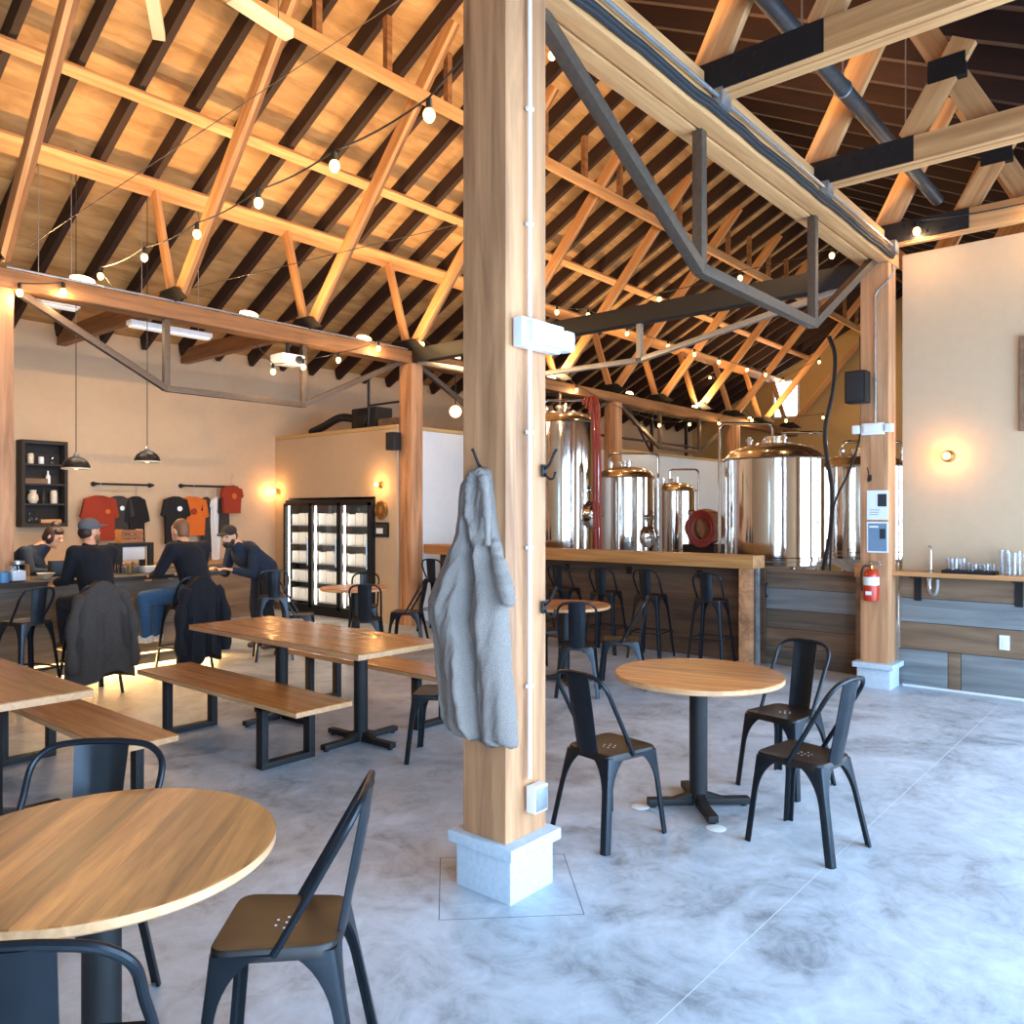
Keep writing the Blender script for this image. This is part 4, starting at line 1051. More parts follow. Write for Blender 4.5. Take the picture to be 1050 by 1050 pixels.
# ================================================================ CLOTHES RAILS
def rail(px0, px1, py, lab):
    a = onY(px0, py, WB-.12); b = onY(px1, py+1, WB-.12)
    z = a.z
    t = thing('clothes_rail', lab, 'rail', (a.x, WB-.12, z))
    w = b.x-a.x
    obj('bar', tube(B(), [(0, 0, 0), (w, 0, 0)], .016, 10), M['plate'], t)
    for x in (.0, w):
        obj('flange', lathe(B(), [(.035, .1), (.035, .118)], 16, (x, 0, 0), M=Matrix.Rotation(-PI/2, 4, 'X')), M['plate'], t)
        obj('arm', tube(B(), [(x, 0, 0), (x, .1, 0)], .02, 10), M['plate'], t)
    return a.x, b.x, z
ra = rail(99, 157, 496, 'left black pipe clothes rail on the rear wall with a rust red shirt')
rb = rail(189, 243, 498, 'right black pipe clothes rail on the rear wall with orange shirts')
def garment(x, z, w, h, mat, lab, sleeves=.2, yoff=0.0, rz=0.0, nm='hanging_shirt', mark=None, cat='shirt'):
    """folded-arms shirt on a hanger; z is the rail height"""
    y = WB-.12+yoff
    t = thing(nm, lab, cat, (x, y, z), rz)
    prof = [(-w*.13, -.17), (-w*.5, -.22), (-w*.5-sleeves*.35, -.22-sleeves*1.6), (-w*.5-sleeves*.02, -.24-sleeves*1.65), (-w*.45, -.36), (-w*.47, -.2-h), (w*.47, -.2-h), (w*.45, -.36), (w*.5+sleeves*.02, -.24-sleeves*1.65), (w*.5+sleeves*.35, -.22-sleeves*1.6), (w*.5, -.22), (w*.13, -.17), (0, -.2)]
    bm = B(); prism(bm, prof, -.028, .028, 'y')
    bmesh.ops.triangulate(bm, faces=[f for f in bm.faces if len(f.verts) > 4])
    bmesh.ops.subdivide_edges(bm, edges=bm.edges[:], cuts=2, use_grid_fill=True)
    for v in bm.verts: v.co.y += .012*math.sin(v.co.x*28+v.co.z*5)+.008*math.sin(v.co.x*55)
    obj('shirt_body', bm, M[mat], t, sharp=60)
    obj('hanger', tube(B(), smooth_pts([(0, 0, -.18), (0, 0, -.06), (.02, 0, -.03), (.018, 0, .012), (0, 0, .028), (-.02, 0, .016)], 4), .0035, 6), M['greysteel'], t)
    if mark:
        m, dx, dz, r = mark
        obj('chest_print', lathe(B(), [(r, 0), (r*.9, .004)], 14, (dx, -.045, dz), M=Matrix.Rotation(PI/2, 4, 'X')), M[m], t)
    return t
gx = lambda px, py, y=WB-.12: onY(px, py, y)
x0, x1, z = ra
garment(gx(101, 540).x, z, .42, .62, 'rust', 'rust red shirt hanging on the left clothes rail', .16, -.03, mark=('orange', .1, -.4, .035))
garment(gx(122, 540).x, z, .34, .6, 'char', 'charcoal shirt with a small white print, next to the rust red shirt', .15, .01, .1, mark=('paper', .03, -.35, .035))
garment(gx(141, 540).x, z, .3, .78, 'blackcloth', 'long black shirt at the right end of the left clothes rail', .2, .05, .25)
x0, x1, z = rb
garment(gx(177, 545).x+.02, z-.0, .34, .7, 'blackcloth', 'black printed shirt at the left end of the right clothes rail', .15, -.05, -.1, mark=('paper', .05, -.36, .04))
garment(gx(197, 540).x, z, .4, .58, 'orange', 'orange shirt in the middle of the right clothes rail', .16, -.02, mark=('rust', 0, -.4, .05))
garment(gx(212, 540).x, z, .2, .85, 'char', 'dark grey shirt hanging right of the orange shirt', .1, .02, .5)
garment(gx(221, 540).x, z, .16, 1.0, 'whitecloth', 'white shirt showing between two grey shirts on the right rail', .06, .0, .6)
garment(gx(230, 540).x, z, .24, .6, 'char', 'grey shirt at the right end of the right clothes rail', .12, .03, .3)
q = gx(233, 510)
garment(q.x+.03, q.z+.36, .36, .42, 'rust', 'orange brown shirt draped high over the right end of the clothes rail', .08, -.08, .15, mark=('orange', .02, -.34, .05))
# ================================================================ PENDANTS
def pendant(px, py, lab):
    p = onY(px, py, 9.5)
    t = thing('pendant_lamp', lab, 'pendant lamp', p)
    zc = deck_z(9.5)-p.z-.01
    obj('cord', tube(B(), [(0, 0, .16), (0, 0, zc)], .005, 6), M['cable'], t)
    obj('shade', lathe(B(), [(.146, 0), (.14, .045), (.115, .09), (.07, .125), (.025, .14), (.024, .132), (.068, .117), (.11, .083), (.134, .042), (.14, .0)], 32, cap0=False, cap1=False), M['black'], t)
    obj('cap', lathe(B(), [(.026, .138), (.03, .15), (.02, .17), (.008, .19)], 16), M['greysteel'], t)
    b = B(); sphere(b, (0, 0, .04), .045, 14, 10); obj('bulb', b, M['globe'], t)
    obj('rim_band', lathe(B(), [(.147, -.004), (.149, .0), (.147, .012), (.141, .012), (.139, -.004)], 32, cap0=False, cap1=False), M['cream'], t)
    l = bpy.data.lights.new('pendant_light', 'SPOT'); l.energy = 60; l.color = (1, .72, .42); l.spot_size = 2.4; l.shadow_soft_size = .06
    lo = bpy.data.objects.new('pendant_light', l); COL.objects.link(lo); lo.location = p-Vector((0, 0, .02))
pendant(78, 481, 'left black dome pendant lamp hanging over the bar')
pendant(151, 474, 'right black dome pendant lamp hanging over the bar')
# ================================================================ PEOPLE
def capsule(bm, a, b, ra, rb, n=14):
    a = Vector(a); b = Vector(b); d = b-a; Ln = d.length
    if Ln < 1e-4: return sphere(bm, a, ra, n, 8)
    x, y, z = frame_of(d); rings = []
    K = 5
    for i in range(K+1):
        th = PI/2*(1-i/K); rings.append((a-x*(ra*math.sin(th)), ra*math.cos(th)))
    for i in range(K+1):
        th = PI/2*(i/K); rings.append((b+x*(rb*math.sin(th)), rb*math.cos(th)))
    rs = [ring(bm, c, y, z, max(r, .0015), n) for c, r in rings]
    for p, q in zip(rs, rs[1:]): bridge(bm, p, q)
    bm.faces.new(rs[0][::-1]); bm.faces.new(rs[-1])
def blob(name, caps, ells, mat, parent, vox=.012, smooth=4):
    bm = B()
    for a, b, ra, rb in caps: capsule(bm, a, b, ra, rb)
    for c, r, s, Mx in ells: sphere(bm, c, r, 16, 12, s, Mx)
    o = obj(name, bm, mat, parent, sharp=180)
    m = o.modifiers.new('remesh', 'REMESH'); m.mode = 'VOXEL'; m.voxel_size = vox; m.use_smooth_shade = True
    if smooth:
        s = o.modifiers.new('smooth', 'SMOOTH'); s.factor = .5; s.iterations = smooth
    return o
def hand(caps, w, d, up, sgn):
    """palm, four fingers of different lengths and a thumb; w wrist, d pointing direction, up back-of-hand normal"""
    w = Vector(w); d = Vector(d).normalized(); up = Vector(up).normalized(); s = d.cross(up).normalized()*sgn
    up = s.cross(d).normalized()*(1 if s.cross(d).dot(up) > 0 else -1)
    for k, (o, ln) in enumerate(((-.03, .068), (-.01, .08), (.011, .076), (.03, .06))):
        kn = w+d*.095+s*o
        capsule_list = [(w+d*.01+s*o*.55, kn, .016, .012), (kn, kn+d*ln*.55-up*.012, .0098, .009), (kn+d*ln*.55-up*.012, kn+d*ln*.85-up*.036, .009, .0075)]
        caps.extend(capsule_list)
    th = w+d*.03-s*.03
    caps.extend([(th, th+d*.035-s*.03-up*.008, .014, .011), (th+d*.035-s*.03-up*.008, th+d*.068-s*.035-up*.018, .0105, .0085)])
def rotz(a): return Matrix.Rotation(a, 4, 'Z')
def person(label, x, y, rz, J, top, legs_mat, hair, extra, shoes='shoe', feet=True):
    """J: joints in the local frame (facing +Y): pelvis, chest, neck, head, head matrix, and per side sh, el, wr, hip, kn, an"""
    t = thing('person', label, 'person', (x, y, 0), rz)
    V = {k: (Vector(v) if not isinstance(v, (Matrix, float)) else v) for k, v in J.items()}
    HM = J.get('HM', Matrix())
    hd = V['head']
    hp = lambda p: hd + (HM @ Vector(p))
    caps = [(V['neck'], hp((0, -.01, -.07)), .056, .054), (V['pelvis'], V['chest'], .12, .13), (V['chest'], V['neck'], .11, .06)]
    ells = [(hd, 1, (.073, .093, .115), HM), (hp((0, .03, -.06)), 1, (.055, .062, .062), HM), (hp((0, .098, -.018)), 1, (.012, .02, .022), HM), (hp((0, .088, .012)), 1, (.009, .014, .03), HM),
            (hp((0, .084, -.066)), 1, (.024, .012, .007), HM), (hp((0, .076, -.1)), 1, (.022, .02, .018), HM),
            (hp((.075, -.005, -.01)), 1, (.012, .022, .034), HM), (hp((-.075, -.005, -.01)), 1, (.012, .022, .034), HM), (hp((0, .07, .035)), 1, (.05, .02, .012), HM)]
    tc, te, jc = [], [], []
    tc += [(V['pelvis']+Vector((0, 0, .02)), V['chest'], .15, .165), (V['chest'], V['neck']-Vector((0, 0, .03)), .14, .075)]
    for s, n in ((-1, 'l'), (1, 'r')):
        sh, el, wr = V['sh'+n], V['el'+n], V['wr'+n]; hip, kn, an = V['hip'+n], V['kn'+n], V['an'+n]
        caps += [(sh, el, .05, .042), (el, wr, .04, .027), (hip, kn, .082, .055), (kn, an, .052, .036)]
        hand(caps, wr, (wr-el).normalized()+V.get('hd', Vector((0, 0, 0))), (0, 0, 1), s)
        tc += [(V['chest']+Vector((s*.06, 0, .06)), sh, .11, .075), (sh, el, .073, .058), (el, wr-(wr-el).normalized()*.02, .057, .044)]
        jc += [(V['pelvis'], hip, .13, .11), (hip, kn, .105, .075), (kn, an+Vector((0, 0, .0)), .074, .058)]
    obj_body = blob('body', caps, ells, M['skin'], t, .0085, 2)
    obj_top = blob('sweater', tc, te, M[top], t, .014, 3)
    blob('trousers', jc, [], M[legs_mat], t, .014, 2)
    if feet:
        for n in 'lr':
            an = V['an'+n]; fd = V.get('ft'+n, Vector((0, 1, 0)))
            blob('shoe', [(an+Vector((0, 0, -.045))-fd*.03, an+Vector((0, 0, -.06))+fd*.15, .045, .034), (an, an+Vector((0, 0, -.05)), .045, .045)], [], M[shoes], t, .01, 2)
    # eyes
    for s in (-1, 1):
        b = B(); sphere(b, hp((s*.031, .079, .008)), .0105, 10, 8); obj('eye', b, M['ink'], t)
    extra(t, hp, HM)
    return t
def seated(s, lean=.1, hands=((-.2, .48, .98), (.2, .48, .98)), sp=.12, HM=None, headoff=(0, .05, .0), feet_z=.33, kneez=None, legs=None):
    p = Vector((0, 0, s+.1)); c = p+Vector((0, lean*.7, .34)); n = p+Vector((0, lean*1.15, .51)); h = n+Vector((headoff[0], headoff[1]+.01, .145+headoff[2]))
    J = dict(pelvis=p, chest=c, neck=n, head=h, HM=HM or Matrix())
    for sg, k, hd in ((-1, 'l', hands[0]), (1, 'r', hands[1])):
        sh = c+Vector((sg*.19, .01, .1)); wr = Vector(hd); el = (sh+wr)/2+Vector((sg*.07, -.05, -.11))
        J['sh'+k], J['el'+k], J['wr'+k] = sh, el, wr
        J['hip'+k] = p+Vector((sg*.09, .02, -.02)); J['kn'+k] = Vector((sg*sp, .44, s+.05)); J['an'+k] = Vector((sg*sp, .40, feet_z+.09))
    if legs: J.update(legs)
    return J
def hairdo(mat, short=True, bun=False):
    def f(t, hp, HM):
        ells = [(hp((0, -.02, .03)), 1, (.08, .092, .1), HM), (hp((0, -.05, -.02)), 1, (.072, .062, .075), HM)]
        if bun: ells += [(hp((0, -.03, .13)), 1, (.05, .05, .045), HM), (hp((0, .035, .075)), 1, (.07, .05, .045), HM), (hp((.06, .0, -.02)), 1, (.025, .045, .07), HM), (hp((-.06, .0, -.02)), 1, (.025, .045, .07), HM)]
        blob('hair', [], ells, M[mat], t, .008, 3)
    return f
def cap_on(mat, hairmat, beard=None):
    def f(t, hp, HM):
        blob('hair', [], [(hp((0, -.045, -.01)), 1, (.074, .066, .07), HM)], M[hairmat], t, .008, 2)
        blob('cap', [], [(hp((0, -.008, .055)), 1, (.086, .104, .075), HM), (hp((0, .118, .052)), 1, (.068, .068, .012), HM)], M[mat], t, .008, 2)
        if beard: blob('beard', [], [(hp((0, .055, -.085)), 1, (.056, .05, .05), HM), (hp((.05, .02, -.06)), 1, (.022, .035, .05), HM), (hp((-.05, .02, -.06)), 1, (.022, .035, .05), HM)], M[beard], t, .008, 2)
    return f
# barista behind the bar, bending over his work
Jb = seated(.68, .34, ((-.2, .5, 1.0), (.2, .5, 1.0)), HM=rotz(-.2) @ Matrix.Rotation(-.4, 4, 'X'), headoff=(0, .09, -.05))
for k, sg in (('l', -1), ('r', 1)):
    Jb['kn'+k] = Vector((sg*.1, .06, .5)); Jb['an'+k] = Vector((sg*.1, .0, .09)); Jb['hip'+k] = Vector((sg*.09, 0, .76))
p = onY(44, 553, 10.15)
person('person with dark hair in a bun and blue jacket, working behind the bar', p.x-.42, 10.1, -PI/2-.55, Jb, 'bluejacket', 'darkjeans', 'hairdark', hairdo('hairdark', bun=True))
# capped man on the stool
Jc = seated(.74, .16, ((-.16, .5, .985), (.22, .5, .985)), HM=rotz(-1.35), headoff=(.03, .05, -.02))
for k in 'lr':
    Jc['sh'+k].x *= .86; Jc['el'+k].x *= .7
person('person in a grey cap and black sweater on a bar stool', 3.27, 7.88, .05, Jc, 'darkknit', 'darkjeans', 'hairdark', cap_on('capgrey', 'hairdark', 'hairsandy'))
# man in jeans
Jd = seated(.74, .22, ((-.2, .5, .985), (.16, .52, .985)), HM=rotz(.2), headoff=(0, .05, -.03), sp=.16)
Jd['knl'] = Vector((-.42, .3, .78)); Jd['anl'] = Vector((-.44, .22, .42)); Jd['ftl'] = Vector((-.5, .8, 0)).normalized()
Jd['knr'] = Vector((-.16, .42, .78)); Jd['anr'] = Vector((-.24, .36, .40)); Jd['ftr'] = Vector((-.5, .8, 0)).normalized()
person('person with short sandy hair, dark jumper and blue jeans on a bar stool', 4.32, 8.0, .12, Jd, 'navy', 'jeans', 'hairsandy', hairdo('hairsandy'), 'whiteshoe')
# standing man leaning over the bar end, facing the seated man
Je = dict(pelvis=(0, -.1, .95), chest=(0, .2, 1.15), neck=(0, .34, 1.29), head=(.0, .44, 1.38), HM=rotz(.25) @ Matrix.Rotation(-.25, 4, 'X'))
for k, sg in (('l', -1), ('r', 1)):
    Je['sh'+k] = Vector((sg*.2, .24, 1.2)); Je['el'+k] = Vector((sg*.24, .3, .93)); Je['wr'+k] = Vector((sg*.14, .5, .985))
    Je['hip'+k] = Vector((sg*.09, -.1, .9)); Je['kn'+k] = Vector((sg*.11, -.04, .5)); Je['an'+k] = Vector((sg*.12, -.12, .09))
person('bearded person in a dark cap and navy jacket leaning on the bar end', 5.54, 8.8, PI/2+.15, Je, 'bluejacket', 'darkjeans', 'hairdark', cap_on('capdark', 'hairdark', 'beard'))
# ---- coats over the stool backs
def stool_coat(nm, lab, x, y, rz, w, h, ztop, mat, flare=.16, dy=-.2, split=True):
    t = thing(nm, lab, 'coat', (x, y, 0), rz)
    bm = B(); rings = []; n = 40; m = 26
    for i in range(m+1):
        v = i/m; z = ztop-h*v
        hw = w*(.56+.44*min(1, v/.12)**.6)+flare*v-.05*max(0, v-.8)
        rg = []
        for k in range(n):
            a = 2*PI*k/n; c, s = math.cos(a), math.sin(a)
            dp = (.045+.05*min(1, v*3))
            f = .022*math.sin(c*13+v*2)+.014*math.sin(c*23+1)
            yy = dy+s*dp*(1 if s > 0 else 1.25)+(f*min(1, v*2) if s < 0 else 0)
            if split and s < 0: yy += .05*math.exp(-((c-.12)/.10)**2)*min(1, v*1.4)
            zz = z-(.09*abs(c)**2.2 if v < .25 else 0)*(1-v/.25 if v < .25 else 0)+(.05*math.sin(c*4+.6)*v*v)
            rg.append(bm.verts.new((c*hw, yy, zz)))
        rings.append(rg)
    for a, b in zip(rings, rings[1:]): bridge(bm, a, b)
    bm.faces.new(rings[0][::-1]); bm.faces.new(rings[-1])
    obj('coat_body', bm, M[mat], t, sharp=80)
    for s in (-1, 1):
        P = smooth_pts([(s*(w*.82), dy-.02, ztop-.13), (s*(w+.035), dy-.05, ztop-.3), (s*(w+.06), dy-.05, ztop-.55), (s*(w+.05), dy-.06, ztop-h+.06)], 6)
        obj('sleeve', tube(B(), P, [.05+.012*math.sin(i*.9) for i in range(len(P))], 14), M[mat], t, sharp=80)
stool_coat('winter_coat', 'large taupe coat draped over the stool back of the person in a grey cap', 3.14, 7.75, .05, .215, .86, 1.045, 'taupe', .11)
stool_coat('winter_coat', 'black coat over the stool back of the person in blue jeans', 4.15, 7.9, .1, .2, .84, 1.03, 'darkknit', .04, -.22, False)
# ================================================================ BREWING TANKS
def tank(label, px, X, r, zb, zt, dome, man=None, pipe=True, nlegs=4, cone=.3, arms=None):
    y = onX(px, 500, X).y
    t = thing('steel_tank', label, 'tank', (X, y, 0))
    obj('shell', lathe(B(), [(r, zb), (r, zb+.01), (r, zt-.12), (r+.0, zt)], 72, cap0=False, cap1=False), M['steel'], t, sharp=20)
    obj('cone', lathe(B(), [(.05, zb-cone), (r*.5, zb-cone*.55), (r, zb)], 48, cap1=False), M['steel'], t)
    bm = lathe(B(), [(r+.02, zt-.005), (r+.03, zt+.01), (r+.02, zt+.03), (r*.97, zt+.04)]+[(r*.95*math.cos(a)+.0, zt+.04+dome*math.sin(a)) for a in [PI/2*k/7 for k in range(1, 7)]]+[(.09, zt+.04+dome*.99), (.09, zt+dome+.09), (.12, zt+dome+.09), (.12, zt+dome+.12)], 64, cap0=False)
    obj('dome', bm, M['dome'], t)
    obj('band', lathe(B(), [(r+.004, zb+.05), (r+.012, zb+.06), (r+.012, zb+.1), (r+.004, zb+.11)], 72, cap0=False, cap1=False), M['steel'], t)
    for k in range(nlegs):
        a = PI/4+k*2*PI/nlegs
        obj('leg', tube(B(), [(r*.9*math.cos(a), r*.9*math.sin(a), 0), (r*.9*math.cos(a), r*.9*math.sin(a), zb+.12)], .035, 10), M['steel'], t)
    for a, d in ((.9, .35), (2.2, .5), (4.0, .4)):
        obj('fitting', lathe(B(), [(.035, 0), (.035, .05), (.055, .05), (.055, .08), (.03, .08), (.03, .11)], 14, (r*d*math.cos(a), r*d*math.sin(a), zt+.04+dome*math.sqrt(1-d*d)*.97)), M['steel'], t)
    if man:
        ang, z, mr = man; n = Vector((math.cos(ang), math.sin(ang), 0))
        Mx = Vector((0, 0, 1)).rotation_difference(n).to_matrix().to_4x4()
        c = n*(r-.04)+Vector((0, 0, z))
        mw = obj('manway', lathe(B(), [(mr, 0), (mr, .07), (mr*1.06, .075), (mr*1.06, .1), (mr*.96, .11), (mr*.6, .14), (.001, .15)], 36, c, M=Mx, cap1=False), M['steel'], t)
        obj('hatch_handle', tube(B(), [c+n*.16+Vector((0, 0, -mr*.8)), c+n*.19, c+n*.16+Vector((0, 0, mr*.8))], .014, 8), M['steel'], mw)
        s = n.cross(Vector((0, 0, 1)))
        obj('hatch_bar', tube(B(), [c+n*.16-s*mr*.85, c+n*.19, c+n*.16+s*mr*.85], .014, 8), M['steel'], mw)
        c2 = n*(r-.01)+Vector((0, 0, z+mr*1.9))
        obj('gauge', lathe(B(), [(.03, 0), (.03, .05), (.06, .05), (.06, .09)], 18, c2, M=Mx), M['steel'], t)
    if arms:
        for path in arms: obj('clean_pipe', tube(B(), smooth_arc([Vector(p) for p in path]), .021, 10), M['steel'], t)
    return t
def smooth_arc(P, rad=.09, seg=5):
    out = [P[0]]
    for i in range(1, len(P)-1):
        a = (P[i-1]-P[i]); b = (P[i+1]-P[i]); ra = min(rad, a.length/2, b.length/2); a.normalize(); b.normalize()
        for k in range(seg+1):
            s = k/seg; out.append((P[i]+a*ra)*(1-s)**2+P[i]*2*s*(1-s)+(P[i]+b*ra)*s*s)
    out.append(P[-1]); return out
camdir = math.atan2(-FW.y, -FW.x)
rt = lambda s, f=0: RT*s+FW*f
def arm(r, zt, s0, s1, up, down, f=-.05):
    a = rt(s0, f); b = rt(s1, f)
    return [(a.x, a.y, zt+.05), (a.x, a.y, zt+up), (b.x, b.y, zt+up), (b.x, b.y, down)]
X1 = 10.04; r1 = .475
tank('tall steel tank just right of the foreground post, with a round side hatch', 577, X1, .5, .9, 3.02, .16, (camdir+1.0, 1.62, .2), arms=[arm(.5, 3.02, -.3, .56, .36, 1.2)])
tank('middle-height steel tank with a domed lid, second from the post', 641, 11.9, .49, .8, 2.25, .16, (camdir+.75, 1.25, .17), arms=[arm(.49, 2.25, -.28, .56, .42, 1.0)])
tank('smaller steel tank with a domed lid, third from the post', 691, 15.0, .44, .8, 2.1, .15, (camdir+.7, 1.35, .16), arms=[arm(.44, 2.1, -.1, .5, .45, 1.0)])
q = rt(-.74, .0); q2 = rt(-.02, 0)
tank('wide steel brewing tank standing above the low reclaimed-board wall', 794, 10.65, .655, .97, 2.36, .2, None,
     arms=[[(q.x, q.y, 1.0), (q.x, q.y, 2.86), (q2.x, q2.y, 2.86), (q2.x, q2.y, 2.6)], [(rt(.1).x, rt(.1).y, 2.74), (rt(.7).x, rt(.7).y, 2.74), (rt(.7).x, rt(.7).y, 1.3)]])
tank('steel brewing tank farthest right, partly hidden by the right post', 884, 12.9, .62, .97, 2.34, .18, None, arms=[[(rt(-.3).x, rt(-.3).y, 2.5), (rt(-.3).x, rt(-.3).y, 2.74), (rt(.6).x, rt(.6).y, 2.74), (rt(.6).x, rt(.6).y, 1.4)]])
# steel panel work platform edge between the tanks: pipework cable
P = [onX(px, py, 9.0) for px, py in ((850, 345), (856, 365), (854, 400), (846, 440), (848, 470), (853, 500), (852, 540), (846, 575), (844, 592))]; P.append(Vector((P[-1].x, P[-1].y, .025)))
bm = tube(B(), smooth_pts(P, 6), .022, 10)
t = thing('black_hose', 'thick black hose hanging in front of the wide brewing tank', 'hose', (0, 0, 0)); obj('hose_line', bm, M['cable'], t)
P = [onX(px, py, 8.9) for px, py in ((882, 345), (883, 400), (882, 445), (872, 480), (858, 510), (854, 530), (851, 590))]; P.append(Vector((P[-1].x, P[-1].y, .015)))
t = thing('black_hose', 'thin black hose slanting down from beside the right post', 'hose', (0, 0, 0)); obj('hose_line', tube(B(), smooth_pts(P, 6), .012, 8), M['cable'], t)
# red hoses beside the tall tank
for k in range(3):
    P = [onX(px+k*3.2, py, 9.5-.05*k) for px, py in ((598, 415+k*4), (601, 408), (606, 412), (608, 440), (609, 480), (609, 520), (610, 562))]; P.append(Vector((P[-1].x, P[-1].y, .022)))
    t = thing('red_hose', ('left', 'middle', 'right')[k] + ' strand of the red hoses hanging beside the tall tank', 'hose', (0, 0, 0))
    obj('hose_line', tube(B(), smooth_pts(P, 6), .02, 8), M['redhose'], t)
# barrel with coiled red hose
q = onX(724, 540, 13.2)
t = thing('wooden_barrel', 'oak barrel lying on its side left of the wide brewing tank', 'barrel', (13.2, q.y, q.z))
Mx = Vector((0, 0, 1)).rotation_difference(-FW).to_matrix().to_4x4()
obj('staves', lathe(B(), [(.001, -.38), (.25, -.38), (.26, -.4), (.31, -.15), (.32, 0), (.31, .15), (.26, .4), (.25, .38), (.001, .38)], 32, M=Mx, cap0=False, cap1=False), M['barrelwood'], t)
for s in (-.33, -.15, .15, .33): obj('hoop', lathe(B(), [(.30-abs(s)*.07+.012, s-.02), (.30-abs(s)*.07+.018, s), (.30-abs(s)*.07+.012, s+.02)], 32, M=Mx, cap0=False, cap1=False), M['greysteel'], t)
obj('cradle', box(B(), (-.3, -.3, -q.z), (.3, .3, -.31), .01), M['char'], t)
bm = B()
for k in range(5):
    cc = -FW*(.46+.012*(k % 2))-RT*.2; R0 = .17+.024*k
    pts = [cc+RT*(math.cos(a)*R0*.9)+Vector((0, 0, math.sin(a)*R0*1.15-.03)) for a in [2*PI*j/28 for j in range(28)]]
    tube(bm, pts, .019, 8, True)
tag(obj('coiled_hose', bm, M['redhose'], loc=(13.2, q.y, q.z)), 'coil of red hose in front of the wooden barrel', 'hose')
# pipe racks above the storage room
t = thing('pipe_rack', 'dark pipe framework standing on top of the white storage room', 'pipe rack', (0, 9.5, 2.961))
for x in (12.5, 14.3, 16.0, 17.6): obj('upright', box(B(), (x-.03, -.03, 0), (x+.03, .03, 1.0)), M['plate'], t)
for z in (.3, .95): obj('rail', tube(B(), [(11.5, 0, z), (18.5, 0, z)], .03, 8), M['pipe'], t)
for x in (11.6, 15.0): obj('brace', tube(B(), [(x, 0, .98), (x+1.0, 0, .03)], .025, 6), M['plate'], t)
# things stored above the partition
q = onX(375, 432, 8.3)
t = thing('fan_unit', 'black fan unit with a hose stored on top of the partition room', 'fan', (8.4, q.y, 2.961))
obj('fan_body', box(B(), (-.15, -.3, 0), (.2, .3, .36), .03), M['cable'], t)
obj('fan_ring', lathe(B(), [(.13, 0), (.16, .02), (.16, .06), (.13, .08)], 24, (-.15, 0, .18), M=Matrix.Rotation(-PI/2, 4, 'Y')), M['plate'], t)
obj('duct_hose', tube(B(), smooth_pts([(0, .3, .2), (-.05, .7, .26), (-.05, 1.15, .15), (-.05, 1.5, .07)], 8), .065, 12), M['cable'], t)
q2 = onX(340, 440, 8.2)
for k, (yy, w, h, lab) in enumerate([(q.y-.62, .2, .14, 'small brown box stored beside the black fan unit'), ]):
    tag(obj('storage_box', box(B(), (-w, -w, 0), (w, w, h), .005), M['brownboard'], loc=(8.4, yy, 2.961)), lab, 'box')
# black pipe on the cooler post
t = thing('gas_pipe', 'black pipe frame rising above the partition beside the speaker post', 'pipe', (0, 0, 0))
a = onX(378, 437, 8.06); 
obj('upright', tube(B(), [(8.06, a.y, 2.9), (8.06, a.y, 3.7)], .022, 8), M['plate'], t)
obj('cross_pipe', tube(B(), [(8.06, a.y, 3.3), (8.06, 9.08, 3.3)], .016, 8), M['plate'], t)
# ================================================================ LIGHT STRINGS
def string_light(label, bulbs, pre=None, post_=None):
    """bulbs: world points of the bulbs; the wire sags slightly between them"""
    t = thing('string_light', label, 'string light', bulbs[0])
    o0 = Vector(bulbs[0]); up = Vector((0, 0, .095))
    P = ([Vector(pre)] if pre else [])+[Vector(b)+up for b in bulbs]+([Vector(post_)] if post_ else [])
    W = []
    for a, b in zip(P, P[1:]):
        for k in range(6):
            s = k/6; W.append(a.lerp(b, s)-Vector((0, 0, .10*s*(1-s)*(b-a).length))-o0)
    W.append(P[-1]-o0)
    obj('wire', tube(B(), W, .006, 6), M['cable'], t)
    for b in bulbs:
        p = Vector(b)-o0
        bl = B(); sphere(bl, p, .034, 14, 10, (1, 1, 1.15)); o = obj('bulb', bl, M['bulb'], t)
        obj('socket', lathe(B(), [(.018, .03), (.018, .085), (.01, .095)], 10, p), M['plate'], o)
        l = bpy.data.lights.new('bulb_light', 'POINT'); l.energy = 9; l.color = (1, .67, .34); l.shadow_soft_size = .035
        lo = bpy.data.objects.new('bulb_light', l); COL.objects.link(lo); lo.location = Vector(b)-Vector((0, 0, .06))
    return t
def in_plane(px, py, A, Bp):
    """point on the vertical plane through A and B seen at that pixel"""
    A = Vector(A); Bp = Vector(Bp); n = Vector((Bp.y-A.y, A.x-Bp.x, 0)); r = ray(px, py)
    return EY+r*((A-EY).dot(n)/r.dot(n))
S0, S1 = (3.75, 8.8, 4.25), (2.95, 2.5, 4.3)
b1 = [in_plane(x, y, S0, S1) for x, y in ((103, 283), (148, 264), (202, 240), (265, 208), (343, 170), (440, 118))]
string_light('string of warm bulbs rising from the far left beam to the foreground post', b1, (3.8, 8.82, 4.05), (2.95, 2.5, 4.16))
string_light('string of warm bulbs hanging below the far left beam near the white projector', [onY(x, y, 8.72) for x, y in ((280, 381), (311, 376), (347, 369), (388, 357), (433, 353))], onY(262, 352, 8.78), onY(452, 362, 8.78))
string_light('long string of warm bulbs running away through the roof trusses right of the post', [onY(x, y, 7.4) for x, y in ((571, 320), (603, 323), (643, 342), (685, 355), (712, 363), (737, 371), (766, 379), (785, 384))], onY(540, 305, 7.4))
string_light('string of warm bulbs crossing the hall above the tall tanks', [onX(x, y, 10.0) for x, y in ((676, 307), (759, 285), (853, 262))], onX(600, 330, 10.0), onX(880, 250, 10.0))
string_light('low string of warm bulbs above the white storage room wall', [onY(x, y, 8.75) for x, y in ((591, 400), (676, 436), (707, 435), (737, 434))], onY(580, 385, 8.75), onY(750, 420, 8.75))
